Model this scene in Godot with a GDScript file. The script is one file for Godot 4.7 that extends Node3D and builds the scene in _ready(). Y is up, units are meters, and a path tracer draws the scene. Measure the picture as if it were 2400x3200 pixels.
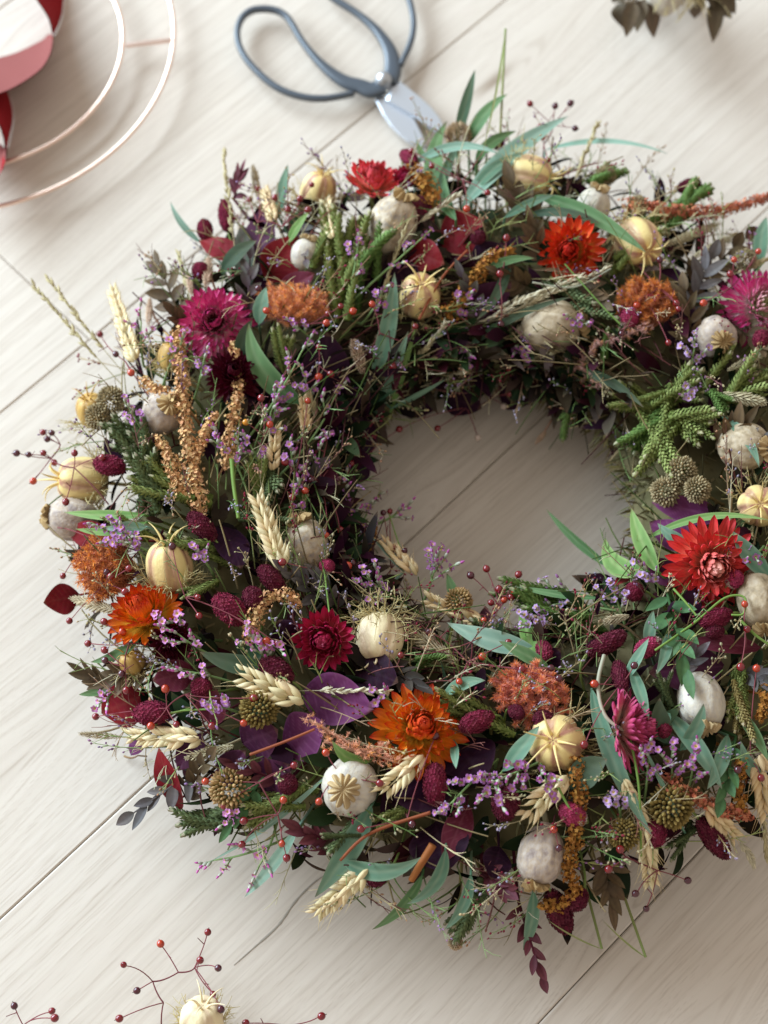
extends Node3D
# A wreath of dried flowers on a pale oak plank floor, with scissors, a ribbon and a copper hoop beside it.
# Positions are in millimetres of the room (y up, floor at 0, wreath centre at the origin).

const STRAWFLOWERS := [
	[-171,93,-104.4,-0.027,0.955,0.295,23,"magenta",0.95,"magenta strawflower with pale petal bases beside an orange plume"],
	[-71.3,85.4,-215.4,0.116,0.949,-0.294,19.4,"coral",0.62,"cupped coral red strawflower beside a ribbed yellow pod"],
	[55.7,95.2,-156.1,-0.253,0.84,0.48,20.6,"scarlet",0.76,"scarlet strawflower with a closed ball centre under a green leaf"],
	[175.6,91.1,-117.4,0.172,0.937,0.304,23.6,"hotpink",1,"hot pink strawflower with wide flat petals and pale green centre"],
	[-205.1,86.7,89.2,-0.256,0.911,-0.324,23,"flame",0.7,"orange and yellow strawflower cupped above a small amber pod"],
	[-98.6,92.6,107.8,-0.117,0.896,0.429,20,"crimson",0.6,"half closed crimson strawflower beside a papery cream pod"],
	[130.7,92.5,61.3,0.02,0.855,0.518,26.1,"red",0.9,"large red strawflower with a salmon pink centre"],
	[-43.2,95.6,162.5,0.078,0.997,0.001,25.5,"flame",0.8,"orange strawflower with yellow petal bases beside a green sprig"],
	[76.5,95.6,162.5,0.884,0.466,0.032,22.4,"rose",0.72,"rose pink strawflower turned on its side showing its bent stem"],
	[-156.9,95.4,-65.7,0.083,0.988,0.13,16.7,"maroon",0.85,"dark maroon strawflower below the magenta one"],
	[-187.1,89.5,107.5,0.405,0.715,0.57,13.3,"maroon",0.7,"small dark red strawflower under the orange cupped one"],
	[-50.8,87.2,-216.8,0.313,0.939,0.14,9.1,"crimson",0.6,"small crimson strawflower behind a poppy pod"],
]
const POPPIES := [
	[-58.2,88.6,-180.8,0.396,0.622,-0.676,15.2,1.28,0,"tall mottled poppy pod with its crown beside a coral flower"],
	[44.8,77.1,-110.6,0.972,0.231,-0.042,17,1.12,1,"lying grey poppy pod with a brown crown"],
	[72.9,85.2,-195.2,0.28,0.668,-0.689,11.5,1.2,2,"pale poppy pod behind a scarlet flower"],
	[145.6,89.9,-95.1,0.107,0.742,0.661,13,1.05,3,"purplish grey poppy pod with its crown under a green shoot"],
	[-111.2,76.2,41.4,-0.206,0.648,-0.733,14.2,1.25,0,"cream poppy pod standing beside a wheat ear"],
	[-83.2,85.3,193.2,-0.184,0.926,0.331,16.4,1,2,"pale round poppy pod with its crown turned up"],
	[117.9,89.3,144.8,0.101,0.258,0.961,13.9,1.25,2,"white egg shaped poppy pod with a tan crown"],
	[23.7,76.1,231,-0.191,-0.055,0.98,13.6,1.2,3,"poppy pod hanging over the floor beside a brown tassel"],
	[157.9,88.8,-18.8,0.688,0.625,0.369,14.5,1.15,1,"tan poppy pod under dark brown leaves"],
	[-259.6,46.9,11.4,-0.968,0.248,-0.027,13.3,1.25,3,"grey poppy pod lying under a striped yellow pod"],
	[-201.2,86.4,-42.9,0.405,0.914,0.028,12.7,1.1,3,"grey poppy pod behind an orange tassel"],
	[156.8,89.4,83,0.101,0.103,0.99,13.3,1.3,1,"brown poppy pod below a large red flower"],
	[-114.4,88.2,-157.7,0.218,0.608,-0.764,9.7,1.1,2,"pale poppy pod half hidden behind red leaves"],
]
const NIGELLAS := [
	[-107.3,64.3,-224.5,0.287,0.782,-0.552,12.1,0,"yellow ribbed seed pod beside a coral flower"],
	[-40.8,84.7,-130.1,0.088,0.993,-0.078,13.9,0,"yellow seed pod with rose stripes and curled horns"],
	[34.8,80.7,-222,0.917,0.217,0.334,14.5,0,"lying yellow seed pod under a pale green leaf"],
	[101.8,89.1,-164.5,0.282,0.477,0.832,15.2,0,"cream yellow seed pod in a nest of threads"],
	[-256.8,48.6,-14.7,-0.946,0.318,0.056,15.2,0,"striped yellow seed pod lying at the rim of the wreath"],
	[-191.7,87.8,57.1,-0.074,0.714,-0.697,14.2,0,"golden ribbed seed pod with upright horns under green shoots"],
	[-66.4,80.6,105.2,-0.102,0.146,0.984,14.2,1,"papery cream seed pod with hanging horns"],
	[33.5,90.7,168.6,-0.212,0.956,0.201,16.4,0,"flat yellow seed pod with a rose star"],
	[162.2,89.6,21,-0.133,0.941,0.312,12.7,0,"yellow seed pod with a pink star above a red flower"],
	[-252,51.2,-64.8,-0.147,0.923,-0.356,10.3,2,"amber seed pod behind brown seed heads"],
	[-197.2,84.7,-85.8,0.067,0.837,-0.544,9.1,2,"amber seed pod behind orange tassel"],
	[-213.5,70.8,112.4,-0.187,0.95,-0.249,7.9,2,"small amber seed pod below the orange flower"],
]
const WHEATS := [
	[-220.7,82.6,-83.6,-242.1,62,-148,-0.221,0.958,0.181,10.9,0],
	[-124.7,92.5,61.3,-141.1,94,13.8,0.145,0.968,0.204,13.9,0],
	[-112.4,97.2,146.6,-149.7,95.4,128.5,0.01,0.978,0.211,15.8,0],
	[-6.2,55,84.2,-40.2,54.8,67.3,0.133,0.958,-0.253,13.3,1],
	[-45.8,55.2,51.6,-67.1,47.7,24.3,0.475,0.88,-0.018,12.1,1],
	[-44.2,97.5,180.5,-66.2,93.2,200,-0.023,0.977,0.213,13.3,0],
	[-74,73.1,237.6,-104.7,35.6,255.6,-0.138,0.819,0.557,13.3,0],
	[35.9,95.6,192,12.3,91.4,213.7,-0.041,0.973,0.227,13.9,0],
	[82.5,84.1,218,86.9,61.4,244.2,0.009,0.919,0.394,12.1,0],
	[-171,82.2,163.1,-217.6,43.8,151.1,-0.207,0.888,0.41,13.9,0],
	[-96.4,96.2,-165.9,-102.1,88.3,-199.6,-0.031,0.968,0.251,9.7,0],
	[149.4,84.8,176.9,156.1,62.1,205.9,0.047,0.927,0.371,14.5,1],
	[-136.1,86.1,-184.9,-144.7,64.6,-225.1,-0.135,0.983,0.124,9.1,1],
	[118.8,82.4,204.4,137.4,63.1,218.3,0.035,0.921,0.387,11.5,1],
	[71,94.1,192.9,84.3,83.5,219.1,-0.033,0.962,0.272,7.9,0],
	[-112.3,83.9,-32.4,-113.9,88.7,-55.6,0.188,0.924,0.332,7.9,1],
	[-131.1,90.8,-3.7,-130.4,91.9,-33.1,0.166,0.947,0.277,9.1,1],
	[-93.8,66,0.4,-94.8,69.4,-21.9,0.363,0.88,0.306,6.7,1],
]
const GRASSES := [
	[-221.3,79.5,85.6,-258,45.7,63.2,-0.264,0.9,0.346,12.1,0],
	[-220.8,40.7,150.7,-248,42.5,149,-0.375,0.748,0.548,7.3,0],
	[-149.3,85.9,169.6,-180.3,70.3,172.8,-0.101,0.939,0.329,9.7,1],
	[-147.7,61.6,-215.9,-152.7,69.1,-242.5,-0.213,0.976,0.037,9.1,0],
	[-21.1,84.3,119.1,-50,76.9,96.4,0.055,0.998,-0.01,15.2,0],
	[25,84.8,-120.4,46.2,90.9,-131.8,-0.089,0.899,0.43,10.3,1],
	[114.9,93.6,-159.9,162.8,62.7,-198.7,0.023,0.984,0.178,10.9,1],
	[145,94.1,-52.8,173,95.9,-44.7,-0.145,0.95,0.276,12.7,1],
	[17.7,79.9,-112,35.2,86.5,-121.8,-0.087,0.879,0.469,9.7,1],
	[-177.6,87.8,-132.3,-177.7,77.5,-163.1,-0.098,0.974,0.203,10.9,2],
	[-214.7,77,-110.3,-217.9,57.2,-144.6,-0.238,0.958,0.159,7.9,2],
	[-76.8,75.8,-75.7,-83.5,87.1,-96.1,0.145,0.892,0.428,13.9,2],
	[-186.5,85.7,-127.4,-191.9,73.5,-154,-0.123,0.973,0.193,7.3,2],
	[132,93.6,-150.1,173.9,62.7,-191.3,0.032,0.983,0.178,9.1,1],
	[148.8,95.5,-68.3,175.9,94,-82.2,-0.111,0.954,0.277,9.1,1],
	[80.9,84.2,89.8,64.9,79.7,92.4,-0.213,0.976,0.047,9.1,0],
	[-63.6,72.6,-80.8,-68,84.8,-100.8,0.133,0.875,0.465,9.1,2],
	[34.9,22.9,-52.8,42.8,23.9,-62.5,-0.376,0.451,0.809,6.1,2],
]
const PLUMES := [
	[-72.5,77.9,-109.8,-48.2,99.3,-175.1,0.024,0.929,0.37,2.7,0],
	[-48.6,85.6,-176.4,-16.5,98.4,-195.3,-0.024,0.956,0.294,2.1,1],
	[-27.8,63.4,-104.5,78.1,98.9,-139.9,-0.082,0.881,0.466,2.4,1],
	[-24.8,65.5,-106.7,31.1,91.1,-124.8,-0.04,0.863,0.503,2.7,1],
	[-31.5,29.9,-93,12.5,69.4,-93.3,0.016,0.665,0.747,2.1,0],
	[-231.9,61.9,-76.5,-292.2,70.6,-145.2,-0.307,0.934,0.181,2.1,0],
	[-230,61.7,-83.4,-283.3,70.8,-150.4,-0.303,0.937,0.174,1.8,0],
	[-159.6,75.3,-158.2,-171.5,74.3,-247,-0.169,0.979,0.114,2.1,0],
	[-113.9,85.4,136.4,-63.1,98.5,141.2,0.032,0.988,0.153,1.8,1],
	[57.2,79.9,-205.4,81,73.5,-269.6,0.009,0.994,0.104,1.5,0],
	[-188.9,72.4,-132,-200.3,61.3,-175.9,-0.22,0.966,0.133,2.4,0],
	[157.9,79.3,-145.1,185.7,79.9,-158.8,0.034,0.981,0.192,1.5,0],
	[-220.3,68.5,-86.4,-237.8,58.3,-129.9,-0.281,0.945,0.169,1.2,0],
	[-101.5,62.4,-33.4,-110.2,89.6,-55.1,0.24,0.901,0.36,2.1,0],
	[-9.9,71.8,-118.5,59.9,96.5,-134.5,-0.076,0.891,0.447,1.8,1],
	[-54.7,54.3,-84,-34.2,78,-97.9,0.131,0.809,0.573,1.8,0],
	[-42.3,30.6,-89.9,-13,60.3,-87.5,0.123,0.627,0.769,1.5,1],
	[-101.5,59.5,-21.9,-81.1,65.1,-41.8,0.373,0.837,0.4,1.5,0],
	[-84.3,56.2,-56.2,-72.4,76.4,-72.1,0.262,0.834,0.486,1.8,0],
	[17.8,49.2,-97,45.3,76.5,-92,-0.159,0.777,0.609,1.5,0],
	[-117.1,73.7,34.8,-111.5,83.3,8.3,0.25,0.947,0.204,1.8,0],
	[-42.7,59.2,-94.9,-25.4,83.7,-108.2,0.072,0.836,0.544,1.8,1],
	[152.4,64.7,187.7,158.4,39.5,222.2,0.15,0.822,0.549,1.5,0],
	[140.9,45,209.9,150.1,39.4,224.9,0.167,0.74,0.651,1.5,1],
]
const CELOSIAS := [
	[-121.3,87.5,-116.8,0.029,0.843,-0.537,24.8,23.6,0],
	[-228.5,72.4,54.9,-0.911,0.41,0.053,21.8,33.3,1],
	[104.4,86.1,-118.6,-0.03,0.839,-0.543,22.4,29.1,1],
	[20.7,82.6,137.7,-0.082,0.983,0.164,22.4,22.4,2],
]
const DROOPS := [
	[[54.3,68.7,-79.5,70.9,84.4,-92.6,87.9,90.3,-95.9,104.5,94.7,-101],10.3,3],
	[[52.6,75.3,-89.3,64,74.3,-79.8,73.9,72.8,-69],10.3,3],
	[[-106.1,96.8,157.4,-92.4,96.5,165.4,-76.7,96.7,174.9,-50.7,96.9,184.3],13.9,0],
	[[57.5,63.4,-72.4,71,78.2,-81],7.3,3],
	[[-97.6,95.9,169.3,-74.1,96.6,177.6,-58.4,97.8,169.9],10.9,0],
]
const AMARANTHS := [
	[[-173.7,97.5,25.5,-179.7,97.4,-3.7,-185.4,97.2,-35.2,-189.4,95.5,-68.3,-193.7,90.9,-99.9],14.5,0],
	[[-158.8,97,-5.4,-156.9,96.6,-29.1,-153.4,96.7,-51.4,-154.9,97.5,-70.4,-157.5,97.5,-87.5],11.5,0],
	[[-187.4,96.4,-45.8,-200.8,94.1,-52.8,-215.2,87.8,-65.9],13.9,0],
	[[-185.2,97.3,16.3,-192.4,96.5,-4.1,-201.1,95,-23],12.1,0],
	[[-178.4,97.6,-6.7,-172.2,97.3,-25.6,-165.7,97.4,-38.2],9.1,0],
	[[-141.2,97.5,106.7,-137.7,97.5,91.9,-129.9,96.4,82.2,-120.6,94.8,80.7,-112.4,93.5,86],12.7,0],
	[[-21.8,84.3,-114.6,-12,89.5,-128.5,-3.1,93.4,-139.9,6,95.1,-150.9,20,96,-155.5],16.4,1],
	[[-32,95.6,-196.4,-37.8,91.5,-211.9,-45.3,86.3,-224.7],19.4,1],
	[[96.2,91.9,-192.9,120.8,87.7,-191,147,77.6,-195.3,174.6,67.1,-208.6,195.5,72.7,-213.9],12.7,2],
	[[43.9,97.4,183.1,45.2,92.8,205.7,41.9,86.4,225,38.1,79.1,238.9,43.7,70.4,248.7,35,64.2,255.2,22.7,65.2,255.4],12.1,1],
	[[96.1,91.4,191.6,108,87.1,199,127,80.2,204.6,144.9,70.5,206.7],13.3,2],
	[[139.5,87.7,177.7,136.7,82.3,192.4,138.4,75,203.8],12.1,1],
	[[-72.3,47.4,29.9,-69.5,45,13.1],6.1,1],
	[[154.9,93.1,141.1,149.8,91.5,157.1],9.1,1],
]
const BURNETS := [
	[-182.2,59.1,-185.7,-184.2,64.4,-200.1,-0.266,0.962,0.064,11.5,1],
	[-168,61.6,-191.3,-170.7,65.4,-214.5,-0.239,0.969,0.059,11.5,1],
	[-164.1,93.1,45.2,-179.8,99.7,30.4,0.058,0.971,0.232,12.7,0],
	[-143.9,93.8,97.7,-162.6,99.2,83.3,0.044,0.977,0.21,17,1],
	[-136.1,92.6,90.6,-143.4,99.5,77.6,0.073,0.979,0.192,13.9,0],
	[-123.1,90.1,76.6,-137.1,97.9,63.9,0.109,0.978,0.18,12.7,0],
	[-187.9,76.2,147.1,-210.1,69.6,144.8,-0.153,0.924,0.35,15.8,1],
	[-116.3,93.3,133.4,-134.5,99,123,0.027,0.981,0.194,16.4,0],
	[-162.8,88.2,137.3,-174.6,91.7,134.5,-0.039,0.965,0.261,12.7,1],
	[54.6,84.6,113.5,77,91.3,103.3,-0.158,0.985,0.066,12.7,0],
	[97.3,90.6,107.4,81.2,96,117.5,-0.147,0.982,0.121,12.1,2],
	[139.6,93.3,91.4,119.2,98.4,99.7,-0.143,0.974,0.177,12.1,1],
	[133.4,92.9,102.2,122.9,98.9,106.1,-0.132,0.975,0.178,9.7,0],
	[85.8,88,-105.6,95.2,96.6,-110,-0.146,0.918,0.369,13.9,2],
	[48.4,86,213.7,34.6,95.4,207.2,-0.038,0.966,0.255,13.9,2],
	[90.3,79.3,71.4,80.3,82.2,74.6,-0.261,0.963,0.072,12.7,1],
	[-1.1,92.1,153.2,-21.1,98.9,162.6,-0.028,0.992,0.123,13.3,1],
	[33,93.1,160.9,21.6,98.1,154.5,-0.061,0.99,0.128,12.7,0],
	[-35.2,89.6,205.4,-35.2,99.5,183.2,-0.028,0.977,0.212,14.5,1],
	[5,92.3,194.5,3.1,94.4,214.5,-0.038,0.973,0.228,17,0],
	[133.4,63.9,-223.6,149.1,68.5,-226.5,0.116,0.992,0.042,10.9,0],
	[-221.5,85.2,-5.8,-242,81.4,-12,-0.106,0.961,0.254,13.9,1],
	[-61.6,70.7,238.1,-73.3,70.4,243.8,-0.08,0.906,0.417,11.5,0],
	[29.3,67.4,248.1,41.4,35.9,264.6,-0,0.803,0.596,15.8,0],
	[48.7,66.1,246,40.3,62.2,257.4,-0.003,0.878,0.478,13.9,0],
	[113.6,77.1,209.1,132.1,59.2,227.2,0.048,0.904,0.424,13.3,0],
	[89.8,82,210.4,86.2,81.2,226.9,-0.011,0.945,0.328,13.9,1],
	[29,73.1,102.5,30.8,89.2,117.9,-0.116,0.993,-0.011,10.3,1],
	[-113.3,84.1,193.4,-121.4,89.5,191.1,-0.052,0.957,0.285,12.7,0],
	[-98,79.4,61.4,-97.9,84.4,55,0.209,0.971,0.119,10.3,2],
	[71.3,88.5,119.4,72.6,98.8,140.7,-0.117,0.986,0.117,10.9,0],
	[-7.6,93.1,-163.7,0.8,99.6,-166.1,-0.031,0.936,0.35,9.7,0],
	[9,65.5,-264,17.6,66.4,-258.8,-0.027,1,-0.002,10.9,1],
	[137.9,92.4,73.9,145.8,99.1,68.7,-0.158,0.969,0.192,11.5,2],
	[-184.9,79.1,-144.6,-179.6,84.9,-152.8,-0.109,0.974,0.196,12.7,1],
	[7.8,90.8,148.7,15,97.9,155,-0.049,0.993,0.108,9.1,0],
	[175.1,91.7,-96.8,169.6,99.3,-84.2,-0.077,0.961,0.265,12.1,1],
	[-51,63.3,-254.2,-43.7,85.7,-230.7,-0.073,0.993,0.09,10.9,1],
	[53.5,92.4,184.4,48.2,99.4,181.1,-0.056,0.979,0.195,9.1,1],
	[96.8,93.4,157.7,92.7,98.9,167.5,-0.073,0.978,0.197,9.1,1],
]
const LEAVES := [
	[-17.2,94.6,-179.3,-21.1,72.8,-273.1,-0.042,0.983,0.179,10.9,"g",0.15],
	[-14.7,65.7,-262,-1.8,86.4,-306,-0.048,0.998,0.032,6.4,"t",0],
	[-30.5,92.7,-194.8,-13.8,79.5,-253.8,-0.041,0.981,0.192,5.5,"t",0],
	[-12.5,94,-190.4,61.4,76.8,-274.7,-0.027,0.985,0.17,11.5,"m",0.05],
	[-45.7,78.9,-232.5,12.6,94.4,-230.7,-0.041,0.983,0.178,5.2,"m",0.18],
	[46,64.9,-255.3,127.2,73.8,-245.9,0.047,0.998,0.032,3.9,"m",0.1],
	[-6.2,65,-260.5,20.1,80.4,-290.1,-0.034,0.999,0.024,8.2,"g",0.1],
	[-2.5,80.7,-234.2,26.4,71,-266.5,-0.029,0.996,0.086,6.7,"g",0.1],
	[35.5,91.8,-200.1,102.1,105.6,-147.7,-0.058,0.952,0.299,8.2,"g",0.06],
	[29.4,94.1,-183.2,73.9,105.5,-169.6,-0.055,0.95,0.308,5.5,"d",0.1],
	[0.1,90.6,-143.3,31.8,103.2,-144.7,-0.051,0.919,0.391,4.5,"g",0.1],
	[-71,71.3,-75.5,-57.2,103.1,-134.5,0.085,0.899,0.429,9.1,"t",-0.05],
	[-68.1,54.5,-59.7,-48.5,89.7,-99.6,0.17,0.839,0.517,6.1,"t",0],
	[-60.6,41,-64,-43.2,91.2,-105.4,0.165,0.811,0.562,3.6,"b",0],
	[-114,84.6,-51.3,-147.9,105.6,-96,0.099,0.943,0.317,11.5,"g",0.2],
	[-59.2,48.5,-66.1,-23.7,63.4,-79.8,0.197,0.728,0.657,2.7,"t",0],
	[-185.5,59.6,-184.3,-206.1,71.7,-209.1,-0.258,0.963,0.08,3.6,"m",0.1],
	[-133.6,80.6,-192.2,-128.6,69.3,-240.5,-0.136,0.985,0.109,5.8,"t",0],
	[-125.5,91,-164,-112.2,100.8,-181.1,-0.028,0.967,0.255,5.2,"b",0.05],
	[179.8,79,-154.1,190.3,70.1,-198.1,0.104,0.985,0.135,7.9,"t",0.05],
	[-208.2,90.1,27.4,-259.5,73.4,18.1,-0.117,0.957,0.266,5.2,"b",0.03],
	[-206.5,90.1,32.2,-250.1,81.2,32.6,-0.09,0.96,0.265,5.2,"b",0.1],
	[-206.4,89.9,35.2,-229.9,93.1,37.8,-0.05,0.965,0.258,6.1,"m",0],
	[76.7,44,42.5,39.4,35.8,-0.6,-0.678,0.726,0.113,5.2,"g",0.03],
	[100.1,80.8,60.5,87.8,72.5,15.2,-0.349,0.927,0.135,8.5,"b",0.05],
	[94.1,77.5,58.2,73.8,51.4,25.9,-0.435,0.897,0.076,10.3,"b",0.25],
	[95.7,70.3,34.9,163.6,105.2,37.6,-0.235,0.952,0.194,3.9,"b",0.12],
	[163,94.6,69,141.9,103.5,44,-0.153,0.966,0.208,9.7,"t",0.05],
	[66.1,66,71.6,14.7,59.9,60.8,-0.31,0.942,-0.132,3.9,"g",0.06],
	[24.9,77.2,108,-26.5,79.7,92.4,-0.037,0.997,-0.065,10.9,"m",0.08],
	[31.8,85.1,122.2,3.3,87.6,106.8,-0.079,0.997,0.008,6.7,"g",0],
	[23.4,81.6,115.3,19.3,56.2,74.1,-0.135,0.983,-0.123,7.6,"b",0],
	[-20,56.1,71.7,-25.5,61,53.4,0.154,0.963,-0.221,5.2,"g",0],
	[-51.7,53,49.2,-72.9,46.9,21.2,0.507,0.862,0.02,6.1,"m",0],
	[-128.9,94.6,125.4,-169.2,102.1,118.5,0.012,0.976,0.219,9.7,"d",0.08],
	[-72.3,93,180.6,-92.6,104.6,171.9,-0.011,0.978,0.207,5.8,"b",0.2],
	[-70.9,87.9,204.5,-102.9,57,249.3,-0.084,0.918,0.387,10.9,"t",0.04],
	[-87.6,70.5,231.3,-43.5,90,234.1,-0.061,0.936,0.347,8.5,"t",-0.18],
	[-112.8,74.7,214.4,-144.5,35.9,245.1,-0.178,0.827,0.534,5.8,"m",0.03],
	[-42.4,74.1,240.4,-70.8,34.3,263.3,-0.103,0.82,0.564,5.2,"g",0.08],
	[-29.6,82.8,228.1,-50.8,72.6,256.1,-0.055,0.928,0.369,6.7,"t",0.2],
	[-15.4,76.1,240.8,-29.9,58.6,267.7,-0.055,0.89,0.453,5.5,"t",0.12],
	[19.7,69.4,248.5,15.7,34.6,275.1,-0.022,0.803,0.596,6.4,"t",0.05],
	[-96.2,89.9,187.7,-165.5,37.2,224.9,-0.143,0.889,0.435,2.7,"m",0.04],
	[55.4,91.5,137.3,84.6,90.9,222.2,-0.058,0.977,0.206,8.2,"t",-0.06],
	[96.9,94.6,152.6,125.4,92.6,196.4,-0.051,0.97,0.236,8.5,"t",0.05],
	[89.8,91.4,113,92.8,98.7,91.7,-0.163,0.979,0.12,5.8,"t",0.05],
	[102,91.6,102.6,91,104.6,132.5,-0.133,0.981,0.143,5.5,"t",0.05],
	[74.6,92.5,132.6,88.6,101.5,109.9,-0.13,0.984,0.124,5.5,"t",0],
	[78.7,92,124,84.9,105.5,160,-0.1,0.983,0.152,6.1,"t",0],
	[3.4,93.9,186.2,23.3,105.1,163.4,-0.045,0.986,0.162,7.9,"t",0],
	[131.7,89.4,164.1,116.7,94.5,196.9,-0.035,0.964,0.262,7.3,"t",0.05],
	[136.7,91.8,149,153.1,91.1,180,-0.033,0.964,0.263,5.5,"g",0.05],
	[96.5,93.4,169.9,91.7,105.7,147.4,-0.079,0.979,0.19,9.7,"d",0.1],
	[42,92.6,196.4,60.5,104.3,182.4,-0.052,0.977,0.206,13.9,"d",0.1],
	[103.8,91.8,173.5,116.5,104.4,150.2,-0.069,0.975,0.212,7.3,"t",-0.1],
	[19.5,92.1,-336,0.3,96.1,-226.9,-0.033,0.992,0.12,1.2,"o",0.02],
	[105.9,75.6,217.2,79.9,104.6,171.9,-0.037,0.965,0.259,2.4,"t",0],
	[-29.2,91.2,140.5,-6.1,100.2,135.1,-0.014,0.996,0.083,6.7,"t",0.1],
	[-142.2,95,-101.6,-137.7,105.3,-122.3,0.032,0.955,0.296,7.9,"t",0.05],
	[-153,94.3,-75.5,-145.7,105.7,-98.6,0.052,0.954,0.294,7.3,"d",0.1],
	[156,72.5,189.8,136.8,98.8,170.2,-0.005,0.954,0.299,6.1,"t",0.1],
	[-167.8,86.6,-144.1,-145,100.1,-159.9,-0.044,0.97,0.239,8.5,"d",0.1],
	[-24.4,94.9,169,-23.8,105.1,188,-0.025,0.985,0.172,4.2,"t",0],
	[16.5,92.7,-150.7,-5,88.3,-108.8,-0.042,0.9,0.434,5.5,"d",0.1],
	[60.6,35.9,274.5,26.6,67.1,263.4,0.006,0.797,0.604,0.9,"o",0.02],
	[85.2,37,279.4,58.4,60,262.1,0.039,0.779,0.626,0.9,"o",0.02],
	[-226.1,58,124,-247.8,42.4,124.7,-0.348,0.812,0.468,4.2,"g",0.05],
	[-207.7,81.5,103.2,-237.5,69.3,113.4,-0.157,0.933,0.323,4.8,"g",0.1],
	[-13.1,66.9,-97.4,56,98.6,-119.6,-0.085,0.866,0.492,4.2,"d",0.08],
	[57.4,69.1,-82.7,96.8,87.9,-46.4,-0.27,0.86,0.434,5.5,"d",0.1],
	[121.7,87,46.6,100.7,86.3,31.1,-0.274,0.947,0.171,6.1,"t",0.1],
	[-6.2,92,-200.7,28.1,92.3,-233.3,-0.034,0.973,0.228,6.7,"t",0.1],
	[-23.9,86.9,-218.7,-41.6,69.6,-261,-0.056,0.991,0.12,4.8,"g",0.1],
	[14.3,94.3,-181.2,46.9,103.8,-192.6,-0.044,0.954,0.298,4.8,"t",0.05],
	[144.2,91.8,-37.9,160.7,105.3,3.2,-0.177,0.949,0.261,5.5,"t",0.1],
]
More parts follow.
